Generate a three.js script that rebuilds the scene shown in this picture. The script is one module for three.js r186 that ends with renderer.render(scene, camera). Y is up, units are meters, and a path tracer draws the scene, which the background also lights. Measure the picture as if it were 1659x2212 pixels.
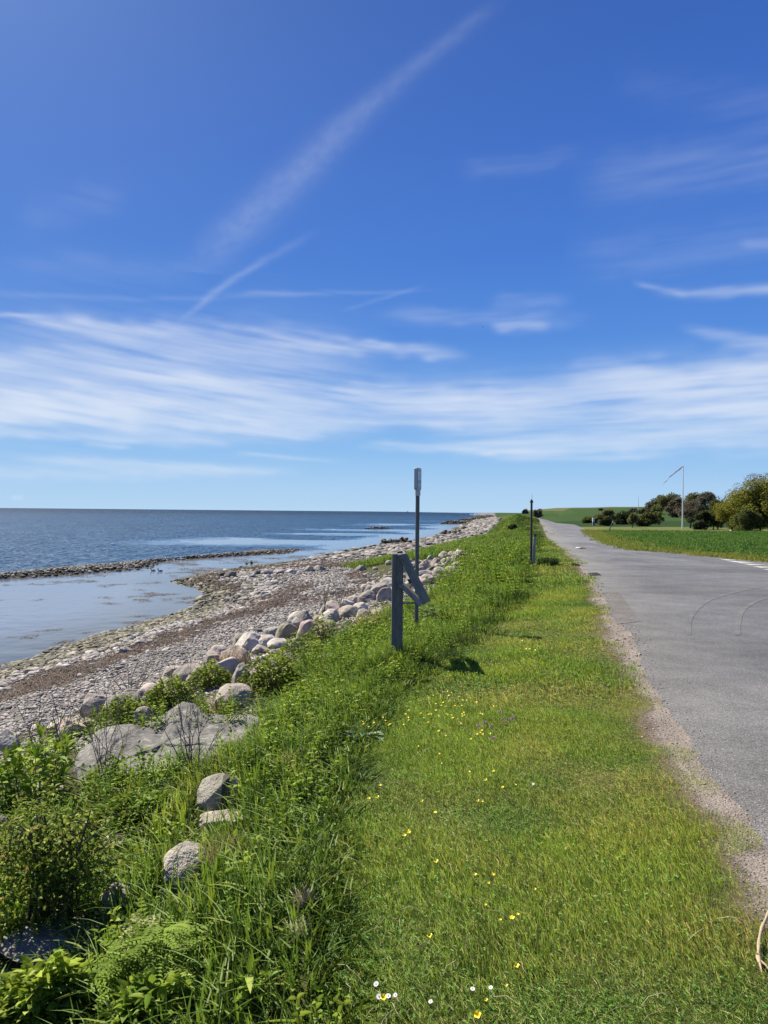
import * as THREE from 'three';
import { mergeGeometries, mergeVertices } from 'three/addons/utils/BufferGeometryUtils.js';

// ---------------------------------------------------------------- camera, sky, sun, exposure
const EXPOSURE = 2.0;
const renderer = new THREE.WebGLRenderer({ antialias: true });
renderer.setSize(768, 1024);
renderer.toneMapping = THREE.LinearToneMapping;
renderer.toneMappingExposure = EXPOSURE;
renderer.shadowMap.enabled = true;
const scene = new THREE.Scene();
const camera = new THREE.PerspectiveCamera(69, 0.75, 0.05, 60000);
camera.position.set(0, 1.6, 0);
camera.rotation.set(-0.0007, 0, 0.0094);
camera.updateMatrixWorld();

const SUN_AZ = -36 * Math.PI / 180, SUN_EL = 41 * Math.PI / 180;
const sunDir = new THREE.Vector3(Math.sin(SUN_AZ) * Math.cos(SUN_EL), Math.sin(SUN_EL), -Math.cos(SUN_AZ) * Math.cos(SUN_EL));
const sun = new THREE.DirectionalLight(new THREE.Color().setRGB(1, 0.925, 0.79), 4.7);
sun.position.copy(sunDir).multiplyScalar(120);
sun.target.position.set(0, 0, -20);
sun.castShadow = true;
sun.shadow.mapSize.set(4096, 4096);
Object.assign(sun.shadow.camera, { left: -60, right: 60, top: 60, bottom: -60, near: 1, far: 300 });
scene.add(sun, sun.target);

// ---------------------------------------------------------------- numbers
let seed = 12345;
function rnd() { seed = (seed + 0x6D2B79F5) | 0; let t = Math.imul(seed ^ (seed >>> 15), 1 | seed); t = (t + Math.imul(t ^ (t >>> 7), 61 | t)) ^ t; return ((t ^ (t >>> 14)) >>> 0) / 4294967296; }
const rr = (a, b) => a + (b - a) * rnd();
const pick = (a) => a[Math.floor(rnd() * a.length)];
const clamp = (x, a = 0, b = 1) => Math.min(b, Math.max(a, x));
const lerp = (a, b, t) => a + (b - a) * t;
const smooth = (a, b, x) => { const t = clamp((x - a) / (b - a)); return t * t * (3 - 2 * t); };
function hash(ix, iy, iz) { let h = Math.imul(ix, 374761393) + Math.imul(iy, 668265263) + Math.imul(iz, 1274126177); h = Math.imul(h ^ (h >>> 13), 1274126177); return ((h ^ (h >>> 16)) >>> 0) / 4294967296; }
function noise3(x, y, z) {
  const ix = Math.floor(x), iy = Math.floor(y), iz = Math.floor(z);
  let fx = x - ix, fy = y - iy, fz = z - iz;
  fx = fx * fx * (3 - 2 * fx); fy = fy * fy * (3 - 2 * fy); fz = fz * fz * (3 - 2 * fz);
  const a = lerp(lerp(hash(ix, iy, iz), hash(ix + 1, iy, iz), fx), lerp(hash(ix, iy + 1, iz), hash(ix + 1, iy + 1, iz), fx), fy);
  const b = lerp(lerp(hash(ix, iy, iz + 1), hash(ix + 1, iy, iz + 1), fx), lerp(hash(ix, iy + 1, iz + 1), hash(ix + 1, iy + 1, iz + 1), fx), fy);
  return lerp(a, b, fz);
}
function noise2(x, y) {
  const ix = Math.floor(x), iy = Math.floor(y);
  let fx = x - ix, fy = y - iy;
  fx = fx * fx * (3 - 2 * fx); fy = fy * fy * (3 - 2 * fy);
  return lerp(lerp(hash(ix, iy, 7), hash(ix + 1, iy, 7), fx), lerp(hash(ix, iy + 1, 7), hash(ix + 1, iy + 1, 7), fx), fy);
}
function fbm2(x, y, o = 4) { let s = 0, a = 0.5, n = 0; for (let i = 0; i < o; i++) { s += a * noise2(x, y); n += a; a *= 0.5; x = x * 2.03 + 17.1; y = y * 2.03 + 5.7; } return s / n; }
function fbm3(x, y, z, o = 3) { let s = 0, a = 0.5, n = 0; for (let i = 0; i < o; i++) { s += a * noise3(x, y, z); n += a; a *= 0.5; x = x * 2.03 + 1.7; y = y * 2.03 + 9.2; z = z * 2.03 + 3.3; } return s / n; }
const s2l = (c) => c <= 0.04045 ? c / 12.92 : Math.pow((c + 0.055) / 1.055, 2.4);
const lin = (r, g, b) => [s2l(r / 255), s2l(g / 255), s2l(b / 255)];
const col = (a) => new THREE.Color().setRGB(a[0], a[1], a[2]);
const mix3 = (a, b, t) => [lerp(a[0], b[0], t), lerp(a[1], b[1], t), lerp(a[2], b[2], t)];
const mul3 = (a, k) => [a[0] * k, a[1] * k, a[2] * k];

// directions measured on a 1659 x 2212 sheet of the view, used to survey where things stand
const F = 1106 / Math.tan(34.5 * Math.PI / 180);
function ray(u, v) { return new THREE.Vector3((u - 829.5) / F, (1106 - v) / F, -1).normalize().applyQuaternion(camera.quaternion); }
function onLevel(u, v, h) { const r = ray(u, v), t = (h - 1.6) / r.y; return [-r.z * t, r.x * t, h]; }      // [d, x, h]
const inv = camera.quaternion.clone().invert();
function toSheet(x, y, z) { const p = new THREE.Vector3(x, y - 1.6, z).applyQuaternion(inv); return [829.5 + p.x / -p.z * F, 1106 - p.y / -p.z * F]; }

// ---------------------------------------------------------------- sky: air, a thin cirrus band and old contrails
{
  const W = 4096, H = 2048, data = new Float32Array(W * H * 4);
  const stops = [[0, [183, 215, 242]], [2, [170, 207, 241]], [4.5, [142, 191, 239]], [8, [116, 168, 232]], [13, [86, 141, 220]], [19, [71, 124, 210]], [26, [62, 110, 197]], [34, [54, 98, 181]], [50, [50, 88, 165]], [90, [40, 74, 145]]].map(([e, c]) => [e, lin(...c)]);
  const air = (e) => { let i = 0; while (i < stops.length - 2 && e > stops[i + 1][0]) i++; return mix3(stops[i][1], stops[i + 1][1], clamp((e - stops[i][0]) / (stops[i + 1][0] - stops[i][0]))); };
  const ae = (u, v) => { const r = ray(u, v); return [Math.atan2(r.x, -r.z) * 180 / Math.PI, Math.asin(r.y) * 180 / Math.PI]; };
  const D = 180 / Math.PI / F;
  const strokes = [
    [40, 692, 420, 714, 13, .5], [560, 728, 980, 764, 13, .5], [-80, 672, 110, 684, 4, .5], [100, 715, 700, 738, 30, .28], [-300, 810, 760, 815, 95, .46], [-200, 760, 500, 775, 18, .3], [-200, 885, 600, 930, 22, .4], [-100, 935, 500, 955, 8, .3], [250, 800, 900, 850, 12, .3], [650, 905, 1000, 912, 10, .35], [-150, 845, 680, 905, 24, .42], [-250, 915, 400, 850, 34, .5],
    [120, 855, 800, 930, 15, .5], [330, 912, 690, 942, 8, .5], [300, 845, 950, 885, 22, .42], [0, 780, 600, 830, 14, .25], [-100, 880, 300, 900, 20, .3], [60, 993, 620, 1017, 10, .42], [-200, 1022, 520, 1024, 13, .36], [180, 962, 280, 966, 5, .3], [520, 978, 740, 996, 5, .28],
    [840, 862, 1800, 858, 42, .62], [960, 905, 1800, 892, 34, .42], [1230, 818, 1850, 795, 30, .6], [800, 966, 1200, 976, 8, .55], [980, 958, 1850, 944, 24, .6], [1100, 991, 1420, 986, 5, .35], [680, 838, 1150, 872, 24, .45], [1350, 850, 1800, 850, 60, .3],
    [1065, 706, 1185, 703, 9, .5], [840, 680, 1250, 692, 15, .2], [1060, 655, 1230, 650, 12, .12], [1372, 612, 1480, 634, 6, .25], [1430, 630, 1720, 616, 9, .32], [1480, 708, 1720, 750, 9, .28], [1560, 742, 1720, 756, 8, .2],
    [1000, 366, 1250, 335, 16, .06], [1270, 385, 1750, 330, 45, .10], [1250, 560, 1750, 500, 40, .07], [1600, 526, 1720, 522, 8, .1], [1350, 170, 1800, 245, 30, .045], [40, 475, 270, 425, 30, .045], [0, 570, 420, 580, 26, .05],
    [-60, 632, 720, 630, 5, .09], [500, 632, 930, 626, 4, .07], [750, 666, 915, 616, 4, .09], [25, 1075, 50, 1074, 4, .35],
  ].map(([u0, v0, u1, v1, w, k]) => [...ae(u0, v0), ...ae(u1, v1), w * D, k]);
  const trails = [ // old contrails as bands: [u, v, half width, strength] from the top down
    [[1080, -10, 24, .0], [1020, 45, 24, .05], [880, 155, 24, .065], [760, 255, 32, .09], [640, 375, 38, .11], [520, 492, 40, .1], [430, 590, 40, .03]],
    [[700, 488, 16, .0], [590, 553, 13, .07], [520, 592, 10, .13], [470, 626, 9, .16], [378, 702, 7, .02]],
  ].map((L) => L.map(([u, v, w, k]) => { const a = ae(u, v); return [a[1], a[0], w * D, k]; }));
  const cloud = lin(226, 235, 249), glow = lin(158, 190, 242);
  for (let j = 0; j < H; j++) {
    const e = (j + 0.5) / H * 180 - 90, el = e * Math.PI / 180, ce = Math.cos(el), se = Math.sin(el), base = air(Math.max(e, 0));
    for (let i = 0; i < W; i++) {
      const at = (j * W + i) * 4, phi = (i + 0.5) / W * 2 * Math.PI - Math.PI;
      let c = base;
      if (e > -0.2) {
        let az = phi * 180 / Math.PI + 90; if (az > 180) az -= 360;
        const x = Math.cos(phi) * ce, z = Math.sin(phi) * ce, cs = clamp(x * sunDir.x + se * sunDir.y + z * sunDir.z, -1, 1), sa = Math.acos(cs) * 57.2958;
        const gl = 0.75 * Math.exp(-sa / 11) + 0.10 * Math.exp(-sa / 24);
        c = mix3(c, glow, clamp(gl, 0, 0.9));
        let den = 0;
        if (e < 42) {
          const ee = e + (az < 0 ? .11 : -.035) * az, n1 = fbm2(az * 0.14 + 40, ee * 0.9 + 9, 4), n2 = fbm2(az * 0.17 + 11 + ee * .15, ee * 2.6, 4), n3 = fbm2(az * 0.3 + 5, ee * 6.5 + 30 + az * .12, 3);
          const inFrame = Math.abs(az) < 42;
          const wob = (fbm2(az * 0.22, e * 0.4 + 3, 3) - 0.5) * 2.0, wobf = (noise2(az * 0.9, e * 2 + 50) - 0.5) * 0.4;
          if (inFrame) {
            const edge = 1;
            for (const s of strokes) {
              const dx = s[2] - s[0], t = clamp((az - s[0]) / dx, -0.2, 1.2), yc = s[1] + (s[3] - s[1]) * t + (wob * 0.6 + wobf) * Math.min(1, s[4] / 0.6), q = (e - yc) / s[4];
              if (q > 2.6 || q < -2.6) continue;
              const f = Math.exp(-q * q) * smooth(-0.12, 0.2, t) * smooth(1.12, 0.8, t);
              den += s[5] * f * clamp(0.5 + 1.75 * (0.45 * n1 + 0.6 * n2 + .16 * n3 - 0.5), 0.16, 1.5) * edge;
            }
            for (const L of trails) {
              if (e > L[0][0] || e < L[L.length - 1][0]) continue;
              let i = 0; while (i < L.length - 2 && e < L[i + 1][0]) i++;
              const t = (e - L[i][0]) / (L[i + 1][0] - L[i][0]), q = (az - lerp(L[i][1], L[i + 1][1], t) + wobf * .35 + (wob) * .15) / (lerp(L[i][2], L[i + 1][2], t) * 1.25);
              if (q > 2.5 || q < -2.5) continue;
              den += lerp(L[i][3], L[i + 1][3], t) * Math.exp(-q * q) * (0.6 + 0.8 * fbm2(az * 1.4 + e, e * 2.4 - az * 1.1, 3));
            }
          }
          const out = smooth(32, 42, Math.abs(az));
          if (out > 0) den += out * smooth(2, 5, e) * smooth(17, 10, e) * clamp(1.9 * (0.55 * n1 + 0.45 * n2) - 0.55, 0, 0.75);
        }
        c = mix3(c, cloud, clamp(1 - Math.exp(-1.25 * den), 0, 0.93));
      }
      data[at] = c[0] / EXPOSURE; data[at + 1] = c[1] / EXPOSURE; data[at + 2] = c[2] / EXPOSURE; data[at + 3] = 1;
    }
  }
  const sky = new THREE.DataTexture(data, W, H, THREE.RGBAFormat, THREE.FloatType);
  sky.mapping = THREE.EquirectangularReflectionMapping;
  sky.magFilter = sky.minFilter = THREE.LinearFilter;
  sky.needsUpdate = true;
  scene.background = sky;
  scene.environment = sky;
}

// ---------------------------------------------------------------- naming
const used = {};
function numbered(n) { const k = used[n] = (used[n] ?? -1) + 1; return k ? n + '_' + String(k).padStart(3, '0') : n; }
function tag(o, label, category, group, kind) { if (label) o.userData.label = label; if (category) o.userData.category = category; if (group) o.userData.group = group; if (kind) o.userData.kind = kind; return o; }
function shade(o) { o.traverse((m) => { if (m.isMesh) { m.castShadow = true; m.receiveShadow = true; } }); return o; }
function thing(name, label, category, pos = [0, 0, 0], turn = 0, group) { const o = new THREE.Group(); o.name = numbered(name); o.position.set(...pos); o.rotation.y = turn; scene.add(o); return tag(o, label, category, group); }
function part(name, geo, mat, parent, label) { const m = new THREE.Mesh(geo, mat); m.name = name; m.castShadow = m.receiveShadow = true; parent.add(m); if (label) m.userData.label = label; return m; }

// ---------------------------------------------------------------- mesh buffer
class MB {
  constructor() { this.p = []; this.n = []; this.c = []; this.i = []; this.u = []; }
  v(x, y, z, nx, ny, nz, c, u = 0, w = 0) { this.p.push(x, y, z); this.n.push(nx, ny, nz); this.c.push(c[0], c[1], c[2]); this.u.push(u, w); return this.p.length / 3 - 1; }
  tri(a, b, c) { this.i.push(a, b, c); }
  geo() {
    const P = this.p, N = this.n, I = this.i; // wind every face the way its normals point
    for (let t = 0; t < I.length; t += 3) {
      const a = I[t] * 3, b = I[t + 1] * 3, c = I[t + 2] * 3, ux = P[b] - P[a], uy = P[b + 1] - P[a + 1], uz = P[b + 2] - P[a + 2], vx = P[c] - P[a], vy = P[c + 1] - P[a + 1], vz = P[c + 2] - P[a + 2];
      const s = (uy * vz - uz * vy) * (N[a] + N[b] + N[c]) + (uz * vx - ux * vz) * (N[a + 1] + N[b + 1] + N[c + 1]) + (ux * vy - uy * vx) * (N[a + 2] + N[b + 2] + N[c + 2]);
      if (s < 0) { const q = I[t + 1]; I[t + 1] = I[t + 2]; I[t + 2] = q; }
    }
    const g = new THREE.BufferGeometry();
    g.setAttribute('position', new THREE.Float32BufferAttribute(this.p, 3));
    g.setAttribute('normal', new THREE.Float32BufferAttribute(this.n, 3));
    g.setAttribute('color', new THREE.Float32BufferAttribute(this.c, 3));
    g.setAttribute('uv', new THREE.Float32BufferAttribute(this.u, 2));
    g.setIndex(this.i);
    return g;
  }
  // a grass blade: a strip that bends over
  blade(x, y, z, h, w, lean, a, c0, c1, segs = 3, droop = 1) {
    const dx = Math.cos(a), dz = Math.sin(a), tw = rr(-0.6, 0.6), sx = -Math.sin(a + tw), sz = Math.cos(a + tw);
    let pa = -1, pb = -1;
    for (let k = 0; k <= segs; k++) {
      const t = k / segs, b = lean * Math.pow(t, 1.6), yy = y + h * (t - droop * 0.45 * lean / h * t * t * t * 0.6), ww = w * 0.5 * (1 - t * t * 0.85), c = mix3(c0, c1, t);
      const nx = dx * 0.75, ny = 0.35 + 0.5 * t, nz = dz * 0.75;
      if (k === segs) { const tip = this.v(x + dx * b, yy, z + dz * b, nx, ny, nz, c); this.tri(pa, pb, tip); }
      else {
        const A = this.v(x + dx * b - sx * ww, yy, z + dz * b - sz * ww, nx - sx * .3, ny, nz - sz * .3, c), B = this.v(x + dx * b + sx * ww, yy, z + dz * b + sz * ww, nx + sx * .3, ny, nz + sz * .3, c);
        if (pa >= 0) { this.tri(pa, pb, B); this.tri(pa, B, A); }
        pa = A; pb = B;
      }
    }
  }
  // a leaf: folded lens from p along d, up is roughly its face
  leaf(p, d, up, len, wid, c, c2 = c, fold = 0.25, bend = 0.25) {
    const D = d.clone().normalize(), S = new THREE.Vector3().crossVectors(D, up); if (S.lengthSq() < 1e-6) S.set(1, 0, 0); S.normalize();
    const U = new THREE.Vector3().crossVectors(S, D).normalize();
    const at = (t, s, h) => { const q = p.clone().addScaledVector(D, t * len).addScaledVector(S, s * wid * 0.5).addScaledVector(U, h * wid - bend * len * t * t); return q; };
    const put = (q, c, k) => this.v(q.x, q.y, q.z, U.x + S.x * k, U.y + S.y * k, U.z + S.z * k, c);
    const a = put(at(0, 0, 0), c2, 0), m1 = put(at(0.35, 0, 0), c, 0), m2 = put(at(0.7, 0, 0), c, 0), t = put(at(1, 0, 0), c, 0);
    const l1 = put(at(0.3, -1, fold), c, -.35), l2 = put(at(0.65, -0.75, fold * .75), c, -.35), r1 = put(at(0.3, 1, fold), c, .35), r2 = put(at(0.65, 0.75, fold * .75), c, .35);
    this.tri(a, l1, m1); this.tri(a, m1, r1); this.tri(m1, l1, l2); this.tri(m1, l2, m2); this.tri(m1, m2, r2); this.tri(m1, r2, r1); this.tri(m2, l2, t); this.tri(m2, t, r2);
  }
  flake(p, d, up, len, wid, c) { // a two-triangle leaf
    const D = d.clone().normalize(), S = new THREE.Vector3().crossVectors(D, up); if (S.lengthSq() < 1e-6) S.set(1, 0, 0); S.normalize();
    const U = new THREE.Vector3().crossVectors(S, D);
    const q = (t, s) => [p.x + D.x * t * len + S.x * s * wid, p.y + D.y * t * len + S.y * s * wid, p.z + D.z * t * len + S.z * s * wid];
    const a = this.v(...q(0, 0), U.x, U.y, U.z, c), b = this.v(...q(.45, .5), U.x + S.x * .3, U.y + S.y * .3, U.z + S.z * .3, c), e = this.v(...q(1, 0), U.x, U.y, U.z, c), f = this.v(...q(.45, -.5), U.x - S.x * .3, U.y - S.y * .3, U.z - S.z * .3, c);
    this.tri(a, b, e); this.tri(a, e, f);
  }
  tube(pts, rads, sides, c, c1 = c) {
    let prev = null; const up = new THREE.Vector3();
    for (let k = 0; k < pts.length; k++) {
      const d = pts[Math.min(k + 1, pts.length - 1)].clone().sub(pts[Math.max(k - 1, 0)]).normalize();
      up.set(Math.abs(d.y) > 0.9 ? 1 : 0, Math.abs(d.y) > 0.9 ? 0 : 1, 0.01);
      const a = new THREE.Vector3().crossVectors(d, up).normalize(), b = new THREE.Vector3().crossVectors(d, a), ring = [], cc = mix3(c, c1, k / (pts.length - 1));
      for (let s = 0; s < sides; s++) { const w = s / sides * Math.PI * 2, x = a.x * Math.cos(w) + b.x * Math.sin(w), y = a.y * Math.cos(w) + b.y * Math.sin(w), z = a.z * Math.cos(w) + b.z * Math.sin(w); ring.push(this.v(pts[k].x + x * rads[k], pts[k].y + y * rads[k], pts[k].z + z * rads[k], x, y, z, cc, s / sides, k)); }
      if (prev) for (let s = 0; s < sides; s++) { const t = (s + 1) % sides; this.tri(prev[s], ring[s], ring[t]); this.tri(prev[s], ring[t], prev[t]); }
      prev = ring;
    }
    const e = pts[pts.length - 1], tip = this.v(e.x, e.y, e.z, 0, 1, 0, c1); for (let s = 0; s < sides; s++) this.tri(prev[s], tip, prev[(s + 1) % sides]);
  }
}
const V = (x, y, z) => new THREE.Vector3(x, y, z);

// ---------------------------------------------------------------- textures and materials
function tex(n, fn, repeat = 1) {
  const d = new Uint8Array(n * n * 4);
  for (let j = 0; j < n; j++) for (let i = 0; i < n; i++) { const c = fn(i / n, j / n), k = (j * n + i) * 4; d[k] = clamp(c[0]) * 255; d[k + 1] = clamp(c[1]) * 255; d[k + 2] = clamp(c[2]) * 255; d[k + 3] = 255; }
  const t = new THREE.DataTexture(d, n, n); t.wrapS = t.wrapT = THREE.RepeatWrapping; t.magFilter = THREE.LinearFilter; t.minFilter = THREE.LinearMipmapLinearFilter; t.generateMipmaps = true; t.repeat.set(repeat, repeat); t.needsUpdate = true; return t;
}
function tileNoise(u, v, f, s = 0) { // value noise that tiles with period f
  const x = u * f, y = v * f, ix = Math.floor(x), iy = Math.floor(y); let fx = x - ix, fy = y - iy; fx = fx * fx * (3 - 2 * fx); fy = fy * fy * (3 - 2 * fy);
  const h = (a, b) => hash(((a % f) + f) % f, ((b % f) + f) % f, 31 + s);
  return lerp(lerp(h(ix, iy), h(ix + 1, iy), fx), lerp(h(ix, iy + 1), h(ix + 1, iy + 1), fx), fy);
}
const tileFbm = (u, v, f, o = 4, s = 0) => { let r = 0, a = .5, n = 0; for (let k = 0; k < o; k++) { r += a * tileNoise(u, v, f << k, s + k); n += a; a *= .5; } return r / n; };
const g3 = (k) => [k, k, k];
const T = {
  asphalt: tex(1024, (u, v) => { const s = tileNoise(u, v, 220, 3), s2 = tileNoise(u, v, 400, 4), b = tileFbm(u, v, 6, 4, 9); let k = .50 + .22 * (b - .5) + .36 * (s - .5) + .3 * (s2 - .5); if (s > .87) k += .25; if (s2 < .12) k -= .18; return [k * .99, k, k * 1.015]; }),
  asphaltBump: tex(1024, (u, v) => g3(.5 * tileNoise(u, v, 220, 3) + .5 * tileNoise(u, v, 400, 4))),
  soil: tex(512, (u, v) => { const k = .45 + .5 * tileFbm(u, v, 24, 4, 2); return [k, k, k]; }),
  gravel: tex(1024, (u, v) => { const s = tileNoise(u, v, 180, 13), s2 = tileNoise(u, v, 90, 14), k = .32 + .35 * s + .28 * s2 + .1 * tileFbm(u, v, 8, 3, 5); return [k, k * .985, k * .96]; }),
  rock: tex(512, (u, v) => { const a = tileFbm(u, v, 5, 5, 21), s = tileNoise(u, v, 120, 22), s2 = tileNoise(u, v, 60, 23); let k = .62 + .6 * (a - .5) + .2 * (s - .5) + .16 * (s2 - .5); if (s2 > .86) k -= .1; if (s > .93) k += .1; return [k, k * (.99 + .03 * (s - .5)), k * .98]; }),
  rockBump: tex(512, (u, v) => g3(.6 * tileFbm(u, v, 6, 5, 21) + .25 * tileNoise(u, v, 120, 22) + .2 * tileNoise(u, v, 60, 23))),
  wood: tex(512, (u, v) => { const g = tileFbm(u, 0.1 + v * 0, 64, 3, 41), w = tileNoise(u + .02 * Math.sin(v * 6.28 * 2), v, 40, 42), f = tileFbm(u, v, 8, 3, 43); let k = .55 + .5 * (g - .5) + .18 * (w - .5) + .25 * (f - .5); return [k, k * 1.0, k * .99]; }),
  woodBump: tex(512, (u, v) => g3(tileFbm(u, 0.1, 64, 3, 41) * .8 + .2 * tileNoise(u, v, 40, 42))),
  waves: tex(1024, (u, v) => { let h = 0; const add = (f, a, s) => { h += a * (1 - Math.abs(2 * tileNoise(u, v, f, s) - 1)); }; add(14, .34, 51); add(27, .3, 52); add(55, .2, 53); add(120, .12, 54); return g3(h); }),
  calm: tex(1024, (u, v) => g3(.6 * tileNoise(u, v, 18, 61) + .3 * tileNoise(u, v, 44, 62) + .1 * tileNoise(u, v, 100, 63))),
  rust: tex(256, (u, v) => { const k = .6 + .5 * (tileFbm(u, v, 10, 4, 71) - .5); return [k, k * .95, k * .92]; }),
};
const std = (o) => new THREE.MeshStandardMaterial({ roughness: 0.9, ...o });
const matt = (o) => new THREE.MeshPhysicalMaterial({ roughness: 1, specularIntensity: 0.12, ...o });
const M = {
  grass: new THREE.MeshPhysicalMaterial({ vertexColors: true, roughness: 0.82, transmission: 0.5, thickness: 0, side: THREE.DoubleSide, specularIntensity: 0.14 }),
  leaf: new THREE.MeshPhysicalMaterial({ vertexColors: true, roughness: 0.8, transmission: 0.5, thickness: 0, side: THREE.DoubleSide, specularIntensity: 0.12 }),
  tree: new THREE.MeshPhysicalMaterial({ vertexColors: true, roughness: 0.85, transmission: 0.35, thickness: 0, side: THREE.DoubleSide, specularIntensity: 0.2 }),
  twig: std({ vertexColors: true }),
  rock: std({ vertexColors: true, map: T.rock, bumpMap: T.rockBump, bumpScale: 0.016, roughness: 0.92 }),
  cobble: std({ vertexColors: true, map: T.rock, roughness: 0.82 }),
  soil: matt({ vertexColors: true, map: T.soil, bumpMap: T.soil, bumpScale: 0.02, roughness: 1 }),
  beach: matt({ vertexColors: true, map: T.gravel, bumpMap: T.gravel, bumpScale: 0.03, roughness: 0.95 }),
  shoulder: matt({ vertexColors: true, map: T.gravel, bumpMap: T.gravel, bumpScale: 0.012, roughness: 0.95 }),
  asphalt: matt({ specularIntensity: 0.25, vertexColors: true, map: T.asphalt, bumpMap: T.asphaltBump, bumpScale: 0.004, roughness: 0.86 }),
  paint: std({ color: col([.72, .71, .66]), map: T.soil, roughness: 0.8 }),
  wood: std({ vertexColors: true, map: T.wood, bumpMap: T.woodBump, bumpScale: 0.003, roughness: 0.9 }),
  metal: std({ color: col([.42, .43, .44]), metalness: 0.6, roughness: 0.55, map: T.rust }),
  darkMetal: std({ color: col([.17, .19, .18]), metalness: 0.25, roughness: 0.5, map: T.rust }),
};
// ---------------------------------------------------------------- the lie of the land
const SEA = -1.6;
// lines along the coast, each point [d, x, h]: d metres ahead, x to the right, h above the lawn
const world = (...a) => a;                                       // [d, x, h]
const line = (before, pts, after) => [...before, ...pts.map(([u, v, h]) => onLevel(u, v, h)), ...after].sort((a, b) => a[0] - b[0]);
const C = [];
C[1] = line([[-40, -22, SEA], [0, -14, SEA], [8, -9.2, SEA]], [[0, 1449, SEA], [112, 1417, SEA], [158, 1397, SEA], [267, 1363, SEA], [362, 1338, SEA], [442, 1305, SEA], [458, 1284, SEA], [421, 1267, SEA], [373, 1255, SEA], [417, 1248.6, SEA], [471, 1238, SEA], [542, 1225.6, SEA], [605, 1217, SEA], [691, 1210, SEA], [759, 1198.6, SEA], [790, 1188, SEA], [840, 1183, SEA], [896, 1173, SEA], [955, 1163, SEA], [985, 1148, SEA], [1021, 1134, SEA], [1040, 1124, SEA], [1055, 1115, SEA]], [[1000, 120, SEA], [2600, 330, SEA]]);
C[3] = line([[-40, -9, -1.0], [0, -4.3, -1.0], [5, -4.35, -1.0]], [[0, 1590, -1.0], [175, 1530, -1.05], [250, 1498, -1.05], [358, 1467, -1.05], [442, 1423, -1.05], [479, 1405, -1.05], [571, 1373, -1.05], [633, 1340, -1.05], [691, 1320, -1.05], [759, 1298, -1.0], [784, 1272, -1.0], [800, 1254, -1.0], [765, 1224, -1.25], [900, 1192, -1.28], [1013, 1175, -1.25], [1044, 1163, -1.2], [1059, 1152, -1.15], [1075.7, 1132, -1.1], [1077.8, 1123, -1.0]], [[700, 104, -0.6], [1000, 150, -0.3], [2600, 380, 0]]);
C[4] = line([[-40, -3, -.35], [0, -0.95, -.35], [2, -1.0, -.38], [3.5, -1.25, -.4], [5.2, -1.4, -.42]], [[590, 1560, -.4], [640, 1462, -.4], [775, 1376, -.42], [862, 1322, -.42], [942, 1290, -.42], [1012, 1214, -.45]], [[52, 8.2, -.05], [70, 12.6, .25], [100, 17.5, .6], [130, 23.2, 1.0], [200, 35.5, 1.15], [300, 55, 0.9], [420, 72, .7], [700, 118, .8], [1000, 170, 1.0], [2600, 400, 1]]);
C[5] = line([[-40, -.6, -.1], [-3, -.25, -.1], [1, -.2, -.1]], [[712, 2212, -.08], [722, 1844, -.08], [744, 1727, -.08], [764, 1648, -.08], [815, 1565, -.08], [876, 1492, -.08], [922, 1450, -.08], [986, 1400, -.08], [1063, 1359, -.08], [1105, 1325, -.08], [1130, 1296, -.07], [1142, 1255, -.06], [1159, 1217, -.05], [1166, 1185, 0], [1163, 1160, 0]], [[70, 13.8, .05], [100, 20.2, .1], [130, 26.2, 0], [200, 41.5, -.2], [300, 62, -.4], [420, 83, .2], [700, 140, .9], [1000, 200, 1.2], [2600, 430, 1]]);
C[6] = line([[-40, -.5, 0], [-3, .45, 0], [1, .95, 0]], [[1634, 2093, 0], [1585, 1980, 0], [1535, 1799, 0], [1476, 1731, 0], [1412, 1626, 0], [1367, 1550, 0], [1322, 1463, 0], [1290, 1391, 0], [1272, 1309, 0], [1258, 1255, 0], [1248, 1219, 0], [1212, 1185.4, 0], [1181, 1163.6, -.02], [1175.5, 1149, -.05], [1171, 1138, -.15], [1165.4, 1128.6, -.55], [1150, 1119.5, -.9]], [[420, 92, -.6], [1000, 230, .5], [2600, 480, .5]]);
C[7] = line([[-40, .3, 0], [-3, 1.2, 0], [1, 1.5, 0]], [[1659, 1835, 0], [1594, 1744, 0], [1526, 1663, 0], [1485, 1595, 0], [1449, 1536, 0], [1417, 1500, 0], [1390, 1432, 0], [1353, 1364, 0], [1318, 1320, 0], [1299, 1282, 0], [1276, 1246, 0], [1254, 1220, 0], [1216.6, 1185.6, 0], [1184, 1163.8, -.02], [1178, 1149, -.05], [1173, 1138, -.15], [1167.4, 1128.6, -.55], [1152, 1119, -.9]], [[420, 94, -.6], [1000, 232, .5], [2600, 482, .5]]);
C[8] = line([[-40, 40, 0], [21.5, 40, 0], [23.6, 24, 0], [24.6, 16.2, 0]], [[1659, 1214, 0], [1559, 1203.7, 0], [1468, 1195, 0], [1384, 1189, 0], [1334, 1178.7, -.01], [1297, 1166, -.03], [1276, 1151.7, -.06], [1259.5, 1141, -.15], [1241, 1133, -.45], [1203, 1129.9, -.58], [1199, 1129.3, -.62], [1184, 1124, -.8], [1165, 1119.8, -.9]], [[420, 98, -.6], [1000, 236, .5], [2600, 486, .5]]);
function curve(k, d) { const c = C[k]; let i = 0; while (i < c.length - 2 && d > c[i + 1][0]) i++; const t = clamp((d - c[i][0]) / (c[i + 1][0] - c[i][0])); return [lerp(c[i][1], c[i + 1][1], t), lerp(c[i][2], c[i + 1][2], t)]; }
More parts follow.
